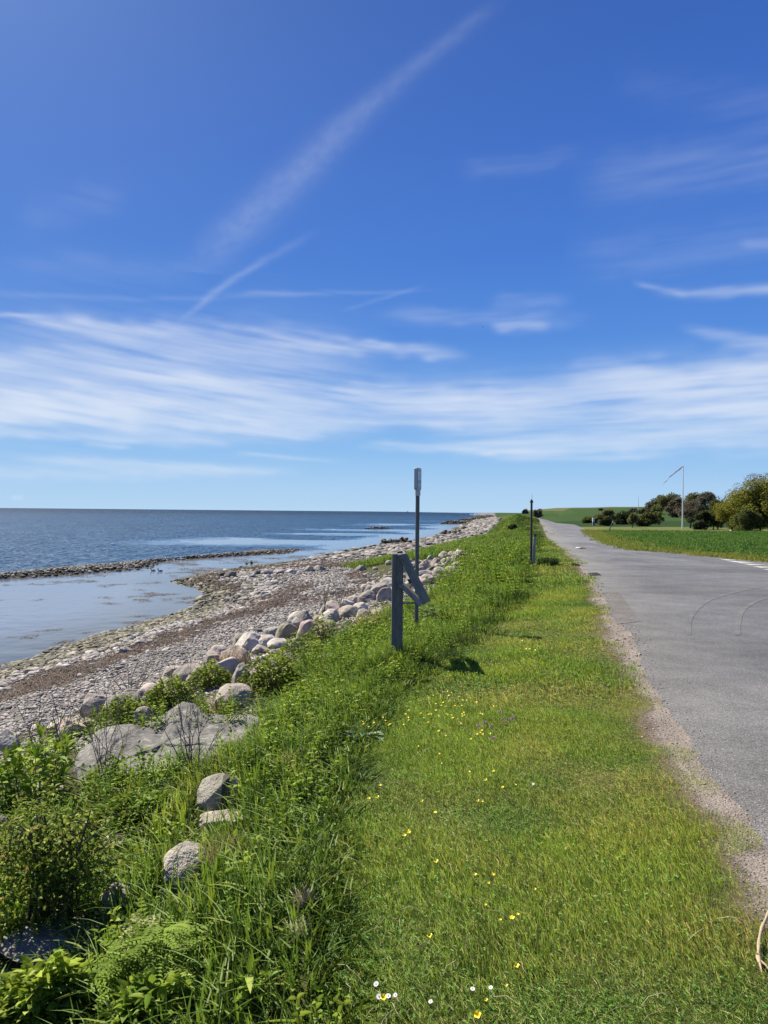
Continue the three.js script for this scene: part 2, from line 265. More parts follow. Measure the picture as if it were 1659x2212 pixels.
const hill = (x, d) => smooth(120, 470, d) * (0.9 + Math.max(0, Math.min(9, (x - 92) * 0.049))) + smooth(60, 120, x) * smooth(60, 140, d) * 0.1;
const wig = (d, s, a, f) => (fbm2(d * f, s, 3) - 0.5) * 2 * a;
function section(d) {
  const near = smooth(90, 30, d), w = curve(1, d), r = curve(3, d), e = curve(4, d), m = curve(5, d), g = curve(6, d), a = curve(7, d), b = curve(8, d), xs = [], hs = [];
  const put = (x, h) => { xs.push(xs.length ? Math.max(x, xs[xs.length - 1] + 0.02) : x); hs.push(h); };
  const ww = w[0] + wig(d, 1, .35 * near, .5) + wig(d, 2, .12 * near, 2.2);
  put(ww - 60, -6); put(ww - 4, -2.1); put(ww, SEA);
  put(lerp(ww, r[0], .3), lerp(SEA, r[1], .42)); put(lerp(ww, r[0], .6), lerp(SEA, r[1], .72)); put(r[0], r[1]);
  put(lerp(r[0], e[0], .5), lerp(r[1], e[1], .56)); put(e[0], e[1]);
  put(lerp(e[0], m[0], .5), lerp(e[1], m[1], .52)); put(m[0] + wig(d, 3, .06 * near, 1.2), m[1]);
  put(lerp(g[0], a[0], .31) + wig(d, 4, .12 * near, 1.1) + wig(d, 5, .07 * near, 5), g[1]); put(a[0] + .0 + wig(d, 6, .07 * near, .8) + wig(d, 16, .05 * near, 4) + wig(d, 17, .02 * near, 15), a[1] - .004); put(b[0] + wig(d, 7, .12 * near, .4), b[1]);
  const v = b[0] + 3; put(v, lerp(b[1], hill(v, d) - .1, .5)); 
  for (const x of [v + 8, v + 25, v + 60, v + 120, v + 220, v + 420, v + 900]) put(x, hill(x, d) - 0.1);
  return { xs, hs };
}
const SEGS = [2, 3, 8, 8, 8, 8, 6, 6, 6, 22, 5, 26, 5, 8, 10, 10, 8, 6, 4, 3];     // columns between those lines
function bump(x, d, zone) { // unevenness of the ground
  const fade = smooth(140, 20, d);
  if (zone < 3) return 0;
  if (zone < 5) return fade * ((fbm2(x * 1.4, d * 1.4, 3) - .5) * .10);
  if (zone < 9) return fade * ((fbm2(x * 1.1 + 9, d * 1.1, 3) - .5) * .22);
  if (zone < 10) return fade * ((fbm2(x * 2.4 + 3, d * 2.4, 3) - .5) * .055);
  if (zone < 11) return fade * ((fbm2(x * 4 + 3, d * 4, 3) - .5) * .02);
  if (zone < 12) return 0;
  return fade * ((fbm2(x * 1.0 + 31, d * 1.0, 3) - .5) * .08);
}
const secCache = new Map();
function sec(d) { const k = Math.round(d * 400); let s = secCache.get(k); if (!s) { s = section(k / 400); secCache.set(k, s); } return s; }
function zoneAt(x, d) { const { xs } = sec(d); let i = 0; while (i < xs.length - 2 && x > xs[i + 1]) i++; return [i, clamp((x - xs[i]) / (xs[i + 1] - xs[i]))]; }
const ease = (z, t) => z >= 3 && z < 9 ? t : t;
function H(x, d) {
  const s = sec(d), [i, t] = zoneAt(x, d), edge = Math.min(1, t * 6, (1 - t) * 6);
  return lerp(s.hs[i], s.hs[i + 1], ease(i, t)) + bump(x, d, i) * clamp(edge + .0);
}
// where a line of sight meets the ground
function place(u, v, lift = 0) {
  const r = ray(u, v); let lo = 0.5, prev = 0.5;
  for (let t = 1; t < 900; t *= 1.012) {
    const x = r.x * t, d = -r.z * t, y = 1.6 + r.y * t;
    if (d > 0 && y < Math.max(H(x, d), SEA) + lift) { let a = prev, b = t; for (let k = 0; k < 14; k++) { const m = (a + b) / 2; if (1.6 + r.y * m < Math.max(H(r.x * m, -r.z * m), SEA) + lift) b = m; else a = m; } return { x: r.x * b, d: -r.z * b, y: 1.6 + r.y * b, k: b * Math.hypot(1) / F, dist: -r.z * b }; }
    prev = t;
  }
  return { x: r.x * 900, d: -r.z * 900, y: 1.6, dist: 900, k: 900 / F };
}

// ground colours (what the surface itself is made of)
const dry = (x, d) => clamp(smooth(.47, .66, fbm2(x * .9 + 4, d * .9 + 8, 4)) * .8 + smooth(.5, .75, fbm2(x * 3 + 14, d * 3, 3)) * .35);
const groundColor = (zone, t, x, d) => {
  if (zone >= 5 && zone <= 12 && d > 372) return [.05, .095, .022];
  const n = fbm2(x * 2.1, d * 2.1, 4), n2 = fbm2(x * .5 + 50, d * .5, 3), n3 = fbm2(x * 7, d * 7 + 40, 2);
  if (zone < 2) return mix3([.05, .055, .05], [.10, .095, .07], n);
  if (zone < 5) { // beach: wet weedy edge, pale shingle, brown wrack, fine pale shingle
    const q = clamp((zone - 2 + t) / 3 + (n2 - .5) * .16), far = smooth(45, 90, d);
    let c = q < .12 ? [.10, .095, .07] : mix3([.24, .225, .19], [.40, .385, .35], n);
    if (q < .3) c = mix3(c, [.16, .155, .085], .7 * smooth(.3, .05, q));
    const w = wrack(x, d); c = mix3(c, mix3([.05, .036, .027], [.10, .07, .05], n3), w);
    return mix3(c, mix3([.30, .285, .26], [.16, .15, .135], smooth(.45, .6, n2)), far * .8);
  }
  if (zone < 9) { const far = smooth(18, 60, d); return mix3(mix3([.07, .075, .035], [.12, .11, .055], n), mix3([.07, .11, .02], [.10, .115, .035], n2), far); }
  if (zone < 10) { const y = dry(x, d), e = smooth(.93, 1, t + (n2 - .5) * .03); return mix3(mix3(mix3([.045, .065, .014], [.07, .095, .02], n), [.19, .16, .07], y * .5), [.19, .15, .095], e * .85); }
  if (zone < 11) { const k = mix3([.23, .195, .165], [.40, .355, .31], n); return mul3(mix3(k, [.15, .12, .08], smooth(.45, 0, t + (n - .5) * .5) * .8), .75 + .5 * n3); }
  if (zone < 12) { // asphalt, dusty and paler along its edge, and paler farther off
    const edge = (x - sec(d).xs[11]), e = smooth(1.25 + .8 * n2, .05, edge), worn = .225 + .09 * (n - .5) + .13 * (n2 - .5) + .05 * (fbm2(x * 1.6, d * .35, 3) - .5);
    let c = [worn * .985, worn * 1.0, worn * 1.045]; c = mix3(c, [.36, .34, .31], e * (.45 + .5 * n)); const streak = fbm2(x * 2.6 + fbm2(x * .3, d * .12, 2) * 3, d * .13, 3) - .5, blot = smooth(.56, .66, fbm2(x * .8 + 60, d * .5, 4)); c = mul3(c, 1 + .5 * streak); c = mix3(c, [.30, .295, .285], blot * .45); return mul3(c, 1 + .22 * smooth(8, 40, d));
  }
  // fields: a rough verge, then dark young crop, a mown strip, and the pale and dark bands of the rise
  const s = sec(d), off = x - s.xs[12], crop = smooth(1.2, 3.5, off + (n2 - .5) * 1.5);
  let c = mix3(mix3([.13, .17, .045], [.19, .19, .075], n), mix3([.045, .11, .016], [.06, .13, .02], n), crop);
  const strip = smooth(70, 74, d + (n2 - .5) * 4) * smooth(101, 96, d + (n2 - .5) * 6); c = mix3(c, [.19, .19, .07], strip * (.55 + .5 * n));
  if (d > 100) c = mix3(mix3([.026, .062, .014], [.032, .07, .018], n), mix3([.045, .088, .02], [.055, .10, .025], n), smooth(170, 190, d + (n2 - .5) * 10));
  if (d > 380) c = mix3(c, [.12, .125, .055], smooth(640, 670, d + (n2 - .5) * 12) * smooth(205, 235, x));
  return c;
};
function wrack(x, d) { // bands of dried brown seaweed thrown up along the shore
  const s = sec(d), q = (x - s.xs[2]) / (s.xs[5] - s.xs[2]) + (fbm2(x * .8 + 3, d * .8, 3) - .5) * .16;
  let w = smooth(.43, .48, q) * smooth(.67, .6, q) * smooth(36, 22, d) * smooth(.2, .42, fbm2(x * 1.1 + 7, d * .7, 3));
  w = Math.max(w, smooth(.02, .07, q) * smooth(.24, .15, q) * smooth(26, 31, d) * smooth(70, 40, d));
  w = Math.max(w, smooth(.52, .62, fbm2(x * .35 + 20, d * .35, 3)) * smooth(19, 26, d) * smooth(50, 36, d) * smooth(.1, .3, q));
  return w * clamp(.55 + 1.2 * (fbm2(x * 3, d * 3, 3) - .25));
}
{
  const rows = [-40, -20, -10, -5, -3, -2, -1, 0, .7, 1.2, 1.6];
  let d = 1.9; while (d < 2600) { rows.push(d); d += Math.max(.06, d * .0165); if (d > 300) d += d * .02; }
  const groups = [['beach', 0, 5, M.beach, .9], ['grass_bank', 5, 9, M.soil, 1.2], ['lawn_ground', 9, 10, M.soil, 1.2], ['gravel_shoulder', 10, 11, M.shoulder, 1.1], ['road', 11, 12, M.asphalt, 1.6], ['field', 12, 20, M.soil, 2.2]];
  const labels = { beach: 'shingle beach with bands of brown wrack below the boulders', grass_bank: 'bank of soil under the tall grass and boulders', lawn_ground: 'strip of mown verge between bank and road', gravel_shoulder: 'strip of pinkish gravel along the road edge', road: 'worn grey asphalt coast road curving into the distance', field: 'green fields rising to the right of the road' };
  for (const [name, z0, z1, mat, tile] of groups) {
    const mb = new MB(); let prev = null;
    for (const dd of rows) {
      const s = sec(dd), cur = [];
      for (let z = z0; z < z1; z++) {
        const n = SEGS[z];
        for (let k = z === z0 ? 0 : 1; k <= n; k++) { const t = k / n, x = lerp(s.xs[z], s.xs[z + 1], t), y = lerp(s.hs[z], s.hs[z + 1], t) + bump(x, dd, z) * clamp(Math.min(1, t * 6, (1 - t) * 6)); cur.push(mb.v(x, y, -dd, 0, 1, 0, groundColor(z, t, x, dd), x / tile, dd / tile)); }
      }
      if (prev) for (let k = 0; k < cur.length - 1; k++) { mb.tri(prev[k], prev[k + 1], cur[k + 1]); mb.tri(prev[k], cur[k + 1], cur[k]); }
      prev = cur;
    }
    const g = mb.geo(); g.computeVertexNormals();
    const m = new THREE.Mesh(g, mat); m.name = name; m.receiveShadow = true; m.castShadow = true; tag(m, labels[name], null, null, 'structure'); scene.add(m);
  }
}
const beach = scene.getObjectByName('beach'), road = scene.getObjectByName('road');

// ---------------------------------------------------------------- the sea: choppy outside, calm in the lee of the stone bar
const barTop = [[-40, 1240], [0, 1236], [96, 1226], [208, 1215], [308, 1210], [375, 1205], [458, 1197], [583, 1186], [642, 1183]], barLow = [[-40, 1259], [0, 1255.5], [96, 1251], [208, 1242], [271, 1232], [317, 1217.5], [375, 1211], [458, 1205], [583, 1198], [642, 1188]];
const along = (L, u) => { let i = 0; while (i < L.length - 2 && u > L[i + 1][0]) i++; return lerp(L[i][1], L[i + 1][1], clamp((u - L[i][0]) / (L[i + 1][0] - L[i][0]))); };
const bar = []; for (let u = -40; u <= 642; u += 11) { const a = onLevel(u, along(barTop, u) + 3.5, SEA), b = onLevel(u, along(barLow, u), SEA); bar.push({ d: (a[0] + b[0]) / 2, x: (a[1] + b[1]) / 2, w: Math.max(.55, Math.abs(a[0] - b[0]) * .5), u }); }
{
  const meshes = [new MB(), new MB(), new MB(), new MB()], map = [[], [], [], []];
  const rings = []; for (let r = 6; r < 30000; r *= r < 120 ? 1.012 : r < 600 ? 1.03 : 1.2) rings.push(r); rings.push(40000);
  const N = 620, a0 = -130, a1 = 75, P = [];
  const calmness = (x, d, r) => {
    const bx = (() => { let i = 0; while (i < bar.length - 2 && d > bar[i + 1].d) i++; const t = clamp((d - bar[i].d) / (bar[i + 1].d - bar[i].d || 1)); return lerp(bar[i].x, bar[i + 1].x, t); })();
    const n = fbm2(x * .12 + 7, d * .12, 3) - .5, n2 = fbm2(x * .03, d * .07 + 70, 3);
    const shore = sec(Math.min(Math.max(d, 1), 2500)).xs[2] - x;
    let k = d < 60 ? smooth(-3.2 + n * 6, -1.2 + n * 5, x - bx) : smooth(10, 5, shore + n * 13);
    if (d >= 60) k = Math.max(k, smooth(.50, .60, n2) * smooth(60, 75, d) * smooth(330, 200, d) * smooth(34, 18, shore));
    return clamp(k + (noise2(x * .45, d * 1.7) - .5) * .5 * smooth(0, .2, k) * smooth(1.0, .85, k) + (k > .02 && k < .98 ? (noise2(x * 1.5, d * 5 + 9) - .5) * .3 : 0));
  };
  for (const r of rings) { const row = []; for (let k = 0; k <= N; k++) { const a = lerp(a0, a1, k / N) * Math.PI / 180, x = r * Math.sin(a), d = r * Math.cos(a); const shore = d > -38 && d < 2500 ? sec(d).xs[2] - x : 50; row.push([x, d, shore, calmness(x, d, r)]); } P.push(row); }
  const shallow = [.032, .036, .032], deep = [.018, .060, .130];
  const vert = (m, id, j, k) => { const key = j * (N + 1) + k, s = map[id]; if (s[key] === undefined) { const [x, d, shore] = P[j][k], n = fbm2(x * .3 + 2, d * .3, 3); const c = id ? mul3(mix3(mix3(deep, [.036, .090, .165], clamp(n * 1.6 - .35)), shallow, smooth(9, 0, shore) * .3), lerp(1, .5, smooth(80, 1000, Math.hypot(x, d)))) : mix3([.115, .138, .175], [.075, .08, .07], smooth(3.5 + n * 3, 0, shore)); s[key] = m.v(x, SEA, -d, 0, 1, 0, c, x / 9, d / 9); } return s[key]; };
  for (let j = 0; j < rings.length - 1; j++) for (let k = 0; k < N; k++) {
    if (P[j][k][2] < -3 && P[j + 1][k + 1][2] < -3) continue;
    const q = (P[j][k][3] + P[j + 1][k + 1][3]) / 2, id = q > .78 ? 0 : q > .5 ? 1 : q > .22 ? 2 : 3, m = meshes[id], a = vert(m, id, j, k), b = vert(m, id, j, k + 1), c = vert(m, id, j + 1, k + 1), e = vert(m, id, j + 1, k);
    m.tri(a, b, c); m.tri(a, c, e);
  }
  const look = (t0, scale, rough, rep, spec) => { const t = t0.clone(); t.repeat.set(rep, rep); t.needsUpdate = true; return new THREE.MeshPhysicalMaterial({ vertexColors: true, roughness: rough, bumpMap: t, bumpScale: scale, ior: 1.333, specularIntensity: spec }); };
  const mats = [look(T.calm, .014, .14, .8, 1), look(T.calm, .03, .2, .8, .55), look(T.waves, .3, .32, .36, .28), look(T.waves, .8, .42, .36, .1)];
  const mk = (ids, name, label) => { const gs = ids.map((k) => meshes[k].geo()), g = mergeGeometries(gs, true), m = new THREE.Mesh(g, ids.map((k) => mats[k])); m.name = name; m.receiveShadow = true; scene.add(tag(m, label, null, null, 'structure')); };
  mk([3, 2, 1], 'sea', 'dark blue rippled open sea out to the horizon');
  mk([0], 'shallow_water', 'calm pale shallow water between stone bar and beach');
}
// ---------------------------------------------------------------- stones
const icoCache = {};
function ico(n) { if (!icoCache[n]) { const g = new THREE.IcosahedronGeometry(1, n); g.deleteAttribute('uv'); g.deleteAttribute('normal'); icoCache[n] = mergeVertices(g, 1e-5); } return icoCache[n]; }
const TONE = { grey: [.44, .42, .38], pale: [.68, .625, .54], pink: [.64, .53, .45], rose: [.54, .44, .41], beige: [.50, .455, .37], dark: [.13, .125, .12], brown: [.36, .31, .27], black: [.055, .055, .055], lichen: [.46, .42, .29] };
// one stone: a ball cut by a few planes and worn round; lobes are further balls [x, y, z, rx, ry, rz] melted into it
function stoneGeo(rx, ry, rz, s, detail, tone, o = {}) {
  const base = ico(detail), n = base.attributes.position.count, P = base.attributes.position, cuts = [];
  const r0 = (k) => hash(s, k, 5);
  for (let k = 0; k < (o.cuts ?? 6); k++) { const a = r0(k) * 6.283, y = r0(k + 20) * 1.7 - .7, q = Math.sqrt(Math.max(0, 1 - Math.min(1, y * y))); cuts.push([Math.cos(a) * q, y, Math.sin(a) * q, .6 + .32 * r0(k + 40)]); }
  const pos = new Float32Array(n * 3), colr = new Float32Array(n * 3), amp = o.rough ?? 1;
  for (let i = 0; i < n; i++) {
    let x = P.getX(i), y = P.getY(i), z = P.getZ(i);
    let r = 1 + (fbm3(x * 1.1 + s * 3.1, y * 1.1 + 4, z * 1.1, 2) - .5) * .5 * amp;
    for (const c of cuts) { const q = x * c[0] + y * c[1] + z * c[2]; if (q > .05) { const lim = c[3] / q; if (r > lim) r = lerp(r, lim, .9); } }
    if (o.lobes) for (const L of o.lobes) { // ray against the lobe's ellipsoid
      const ax = x * rx / (L[3] * rx), ay = y * ry / (L[4] * ry), az = z * rz / (L[5] * rz), cx = L[0] / L[3], cy = L[1] / L[4], cz = L[2] / L[5];
      const A = ax * ax + ay * ay + az * az, B = ax * cx + ay * cy + az * cz, Cc = cx * cx + cy * cy + cz * cz - 1, D = B * B - A * Cc;
      if (D > 0) { const t = (B + Math.sqrt(D)) / A; if (t > r) r = t; }
    }
    r *= 1 + (fbm3(x * 3.3 + s, y * 3.3, z * 3.3 + 8, 3) - .5) * .14 * amp + (detail > 8 ? (noise3(x * 12 + s, y * 12, z * 12) - .5) * .022 * amp : 0);
    x *= r * rx; y *= r * ry; z *= r * rz; pos.set([x, y, z], i * 3);
    const m = fbm3(x * 3 + s, y * 3, z * 3, 3), sp = noise3(x * 14 + s, y * 14, z * 14);
    let c = mul3(tone, .72 + .55 * m); c = mix3(c, [c[0] * 1.12, c[1] * .97, c[2] * .9], smooth(.5, .7, noise3(x * 2 + 9, y * 2 + s, z * 2)) * .6);
    if (sp > .78) c = mix3(c, [.55, .55, .50], .3); if (sp < .16) c = mul3(c, .8); c = mul3(c, .86 + .28 * noise3(x * 2.2 + s, y * 5 + 3, z * 2.2)); if (fbm3(x * 1.7 + 40, y * 1.7 + s, z * 1.7, 3) > .58) c = mix3(c, [.33, .31, .24], .45);
    if (o.crack) { const q = Math.abs(x * .9 + z * .3 + (m - .5) * .18 - o.crack); if (q < .022) c = mul3(c, .25); }
    colr.set(c, i * 3);
  }
  let g = new THREE.BufferGeometry(); g.setAttribute('position', new THREE.BufferAttribute(pos, 3)); g.setAttribute('color', new THREE.BufferAttribute(colr, 3)); g.setIndex(base.index.clone()); g.computeVertexNormals();
  // box-projected texture coordinates in metres
  g = g.toNonIndexed(); const p = g.attributes.position, nn = g.attributes.normal, uv = new Float32Array(p.count * 2);
  for (let t = 0; t < p.count; t += 3) {
    let ax = 0, ay = 0, az = 0; for (let k = 0; k < 3; k++) { ax += Math.abs(nn.getX(t + k)); ay += Math.abs(nn.getY(t + k)); az += Math.abs(nn.getZ(t + k)); }
    for (let k = 0; k < 3; k++) { const x = p.getX(t + k) / .55, y = p.getY(t + k) / .55, z = p.getZ(t + k) / .55; uv.set(ay >= ax && ay >= az ? [x, z] : ax >= az ? [z, y] : [x, y], (t + k) * 2); }
  }
  g.setAttribute('uv', new THREE.BufferAttribute(uv, 2)); return g;
}
const footprints = [];
function onRock(x, d, k = .82) { for (const f of footprints) { const dx = x - f.x, dd = d - f.d; if (f.d < 9 && Math.abs(dx) < f.a * .85 && dd < 0 && dd > -f.b - .2 && hash(x * 1e4 | 0, d * 1e4 | 0, 3) < .85) return true; if (dx * dx / (f.a * f.a) + dd * dd / (f.b * f.b) < k * k) return true; } return false; }
let stoneSeed = 1;
// a boulder seen with its foot at (u, v0), its top at v1, w wide
function boulder(u, v0, v1, w, tone, label, o = {}) {
  const f = place(u, v0), k = f.dist / F, W = w * k, D = W * (o.deep ?? 1.08), gd = f.d + D * .36, gx = f.x + f.x / f.d * D * .36, gy = Math.max(H(gx, gd), SEA - .2);
  let lo = .02, hi = 3;
  for (let it = 0; it < 22; it++) { const ry = (lo + hi) / 2; let top = 1e9; for (let a = 0; a < 3.2; a += .12) { const s = toSheet(gx, gy + ry * ((o.sink ?? .4) + .9 * Math.sin(a)), -gd + Math.cos(a) * D * .5 * .9); top = Math.min(top, s[1]); } if (top > v1) lo = ry; else hi = ry; }
  const ry = lo * (o.tall ?? 1), s = stoneSeed++;
  const g = stoneGeo(W / 2 * 1.08, ry, D / 2 * 1.05, s * 7 + (o.s ?? 0), o.detail ?? (w > 80 ? 26 : w > 40 ? 16 : 10), TONE[tone] ?? tone, o);
  const m = new THREE.Mesh(g, M.rock); m.name = numbered('boulder'); m.position.set(gx, gy + ry * (o.sink ?? .4), -gd); m.rotation.y = (o.turn ?? 0); m.castShadow = m.receiveShadow = true; scene.add(m);
  tag(m, label, 'boulder', o.group); footprints.push({ x: gx, d: gd, a: W / 2, b: D / 2 });
  return m;
}
const REV = 'boulders of the stone revetment';
// the two big slabs at the left and what lies round them
// the great slab: its rim surveyed point by point [u, v, h], nearly flat on top with a hump at the back
{
  const rim = [[168, 1660, -0.54], [186, 1604, -0.49], [222, 1563, -0.44], [262, 1560, -0.42], [304, 1563, -0.41], [345, 1545, -0.41], [372, 1520, -0.32], [396, 1506, -0.26], [418, 1510, -0.26], [440, 1533, -0.32], [505, 1537, -0.36], [578, 1540, -0.36], [548, 1566, -0.40], [492, 1606, -0.40], [458, 1642, -0.43], [408, 1668, -0.47], [338, 1676, -0.50], [262, 1696, -0.54], [190, 1700, -0.57]].map(([u, v, h]) => onLevel(u, v, h));
  const c = onLevel(352, 1604, -.42), A = rim.map((r) => [Math.atan2(r[0] - c[0], r[1] - c[1]), Math.hypot(r[0] - c[0], r[1] - c[1]), r[2]]).sort((a, b) => a[0] - b[0]), N = 240, mb = new MB(), RN = 44, rings = []; for (let k = 0; k <= RN; k++) rings.push(Math.sqrt(k / RN)); rings.push(1.02, 1.02, 1.0);
  const at = (a) => { let i = 0; while (i < A.length && A[i][0] < a) i++; const p = A[(i + A.length - 1) % A.length], q = A[i % A.length]; let span = q[0] - p[0], off = a - p[0]; if (span <= 0) span += 6.2832; if (off < 0) off += 6.2832; const t = clamp(off / span); return [lerp(p[1], q[1], t), lerp(p[2], q[2], t)]; };
  rings.forEach((r, j) => { for (let k = 0; k <= N; k++) { const a = k / N * Math.PI * 2 - Math.PI, [R, h] = at(a), rr2 = Math.min(r, 1), x = Math.cos(a) * R * r, d = Math.sin(a) * R * r; let y = lerp(c[2], h, rr2) - .035 * Math.pow(rr2, 10) + (fbm3(x * 2.2, d * 2.2, 5, 4) - .5) * .10 * (1 - .6 * rr2) + (fbm3(x * 7, d * 7, 2, 3) - .5) * .045 + (noise3(x * 26, d * 26, 2) - .5) * .012; const fr = Math.abs(d * .8 - x * .35 + .12 + (fbm3(x * 2, d * 2, 30, 3) - .5) * .5), fr2 = Math.abs(x + .42 + (fbm3(x * 2, d * 2, 60, 3) - .5) * .4); y -= .03 * smooth(.03, 0, fr) + .02 * smooth(.02, 0, fr2); if (j > RN) y -= [.08, .3, .7][j - RN - 1]; const m = fbm3(x * 2.6, d * 2.6, 9, 4), sp = noise3(x * 34, d * 34, 1); let cc = mul3([.27, .26, .235], .6 + .8 * m); cc = mul3(cc, .86 + .28 * fbm2(x * 3, d * 16 + x * 2, 3)); if (sp > .76) cc = mix3(cc, [.55, .53, .46], .55); if (sp < .16) cc = mul3(cc, .7); const q = Math.hypot(x - .75, d + .1); cc = mix3(cc, [.42, .26, .17], smooth(.3, .05, q + (m - .5) * .3) * .7); cc = mul3(cc, 1 - .45 * smooth(.03, 0, fr) - .4 * smooth(.02, 0, fr2)); mb.v(x, y, -d, 0, 1, 0, cc, x / .55, d / .55 + (j > RN ? (j - RN) * .3 : 0)); } });
  for (let j = 0; j < rings.length - 1; j++) for (let k = 0; k < N; k++) { const a = j * (N + 1) + k; mb.tri(a, a + 1, a + N + 2); mb.tri(a, a + N + 2, a + N + 1); }
  const g = mb.geo(); g.computeVertexNormals(); const m = new THREE.Mesh(g, M.rock); m.name = numbered('boulder'); m.position.set(c[1], 0, -c[0]); scene.add(shade(tag(m, 'largest boulder, a flat grey slab with a hump behind the bare twigs', 'boulder', 'boulders of the stone revetment')));
  for (const s of [[-.75, -.15, .62], [-.25, 0, .62], [.3, .1, .62], [.75, .3, .35], [-1.0, -.3, .35]]) footprints.push({ x: c[1] + s[0], d: c[0] + s[1], a: s[2], b: s[2] * .75 });
}
boulder(221, 1556, 1489, 92, 'grey', 'long low grey boulder at the shingle edge, left of the bright green bush', { deep: .7, group: REV });
boulder(272, 1545, 1491, 78, 'beige', 'rounded beige boulder half behind the small bright green bush', { group: REV });
boulder(311, 1564, 1530, 47, 'rose', 'small dark pinkish boulder between bright bush and the great slab', { group: REV });
boulder(156, 1592, 1550, 54, 'pink', 'pale pinkish boulder at the shingle edge beside the largest slab', { group: REV });
boulder(184, 1580, 1552, 48, 'beige', 'small beige boulder wedged against the largest slab', { group: REV });
boulder(122, 1590, 1555, 42, 'pale', 'small pale boulder left of the pinkish one at the shingle edge', { group: REV });
boulder(16, 1622, 1581, 52, 'grey', 'round grey boulder at the left edge of the picture, on the shingle', { group: REV });
boulder(477, 1762, 1680, 98, 'beige', 'blocky beige boulder split by a dark crack, in the tall grass', { cuts: 5, crack: .02, deep: 1.15, rough: .8, group: REV, turn: .3 });
boulder(488, 1796, 1748, 108, 'pink', 'pinkish ridged boulder lying in front of the cracked beige one', { deep: .9, cuts: 5, group: REV, turn: -.2 });
boulder(408, 1786, 1762, 34, 'pale', 'small pale stone in the grass left of the pinkish ridged boulder', { group: REV });
boulder(260, 1800, 1757, 72, 'pale', 'smooth pale round boulder right of the bramble bush', { group: REV });
boulder(257, 1836, 1799, 72, 'pink', 'flat pinkish boulder just below the smooth pale round one', { group: REV });
boulder(402, 1908, 1826, 98, [.5, .45, .37], 'large pale boulder sunk in the tall grass with dry grass beside it', { deep: 1.2, cuts: 4, rough: .8, group: REV });
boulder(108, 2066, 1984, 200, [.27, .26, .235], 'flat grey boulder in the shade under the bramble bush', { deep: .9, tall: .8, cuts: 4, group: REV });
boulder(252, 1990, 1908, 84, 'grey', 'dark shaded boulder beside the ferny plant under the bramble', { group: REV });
boulder(198, 2226, 2190, 92, 'pink', 'pinkish stone at the very bottom edge below the leafy plants', { group: REV });
boulder(10, 2226, 2158, 84, 'beige', 'pale stone in the bottom left corner among arching grass', { group: REV });
boulder(102, 1730, 1687, 70, 'pale', 'pale boulder behind the bramble, below the tall leafy plant', { group: REV });
boulder(76, 1766, 1722, 44, 'grey', 'small grey boulder at the top left of the bramble', { group: REV });
boulder(8, 1812, 1762, 34, 'grey', 'grey stone at the left edge beside the bramble', { group: REV });
boulder(502, 1534, 1484, 90, 'pink', 'pale pinkish boulder behind the big hump-backed boulder, dry grass on it', { group: REV });
boulder(520, 1482, 1438, 40, 'beige', 'upright beige boulder between two green bushes', { group: REV });
boulder(614, 1462, 1444, 42, 'pale', 'pale boulder showing in the bushes left of the info post', { group: REV });
boulder(374, 1466, 1438, 52, 'pale', 'low pale boulder at the shingle edge behind the green bush', { group: REV });
boulder(710, 1432, 1415, 72, 'pale', 'flat pale boulder in tall grass just left of the info post', { group: REV });
// the row of the revetment
const row = [[460, 1434, 1405, 42, 'rose'], [506, 1444, 1392, 62, 'pink'], [538, 1407, 1370, 58, 'pale'], [574, 1402, 1371, 62, 'pale'], [566, 1412, 1392, 40, 'grey'], [592, 1377, 1355, 46, 'grey'], [621, 1382, 1348, 46, 'lichen'], [652, 1362, 1325, 44, 'grey'], [672, 1384, 1338, 60, 'pink'], [580, 1432, 1411, 40, 'pale'], [604, 1400, 1378, 52, 'pale'], [644, 1362, 1331, 30, 'pale'],
  [714, 1346, 1318, 48, 'pale'], [722, 1323, 1299, 40, 'pink'], [746, 1312, 1294, 36, 'pale'], [768, 1306, 1287, 40, 'pale'], [795, 1300, 1275, 44, 'brown'], [801, 1283, 1262, 28, 'grey'], [824, 1282, 1258, 46, 'grey'], [832, 1298, 1271, 34, 'pink'], [846, 1268, 1249, 50, 'pale'], [850, 1292, 1270, 36, 'pink'], [776, 1322, 1303, 40, 'pale'], [750, 1332, 1313, 34, 'pink'],
  [917, 1231, 1208, 24, 'pink'], [918, 1250, 1228, 40, 'grey'], [941, 1228, 1207, 25, 'pink'], [963, 1222, 1205, 22, 'pale'], [938, 1240, 1222, 32, 'dark'], [924, 1264, 1242, 40, 'pink'], [950, 1260, 1240, 34, 'brown'], [950, 1244, 1225, 28, 'pale'], [974, 1240, 1222, 34, 'pale'], [972, 1216, 1203, 24, 'pink'], [984, 1210, 1195, 22, 'pale'], [998, 1205, 1187, 30, 'pale'], [968, 1256, 1239, 26, 'pink'], [988, 1228, 1213, 22, 'pink'], [902, 1262, 1244, 30, 'pale'], [906, 1240, 1222, 26, 'pink'], [890, 1268, 1252, 30, 'pale'], [872, 1276, 1258, 34, 'pale']];
const ORD = ['first', 'second', 'third', 'fourth', 'fifth', 'sixth', 'seventh', 'eighth', 'ninth', 'tenth', 'eleventh', 'twelfth', 'thirteenth', 'fourteenth', 'fifteenth', 'sixteenth', 'seventeenth', 'eighteenth', 'nineteenth', 'twentieth'], LOOK = { pale: 'pale', pink: 'pinkish', rose: 'dull pinkish', grey: 'grey', brown: 'brownish grey', dark: 'dark', lichen: 'yellowish lichened', beige: 'beige' };
const sets = [[[], 'near row of the revetment', REV + ', near row'], [[], 'row left of info post', REV + ', middle row'], [[], 'heap right of info post', REV + ', far heap']];
for (const r of row) sets[r[0] < 680 ? 0 : r[0] < 868 ? 1 : 2][0].push(r);
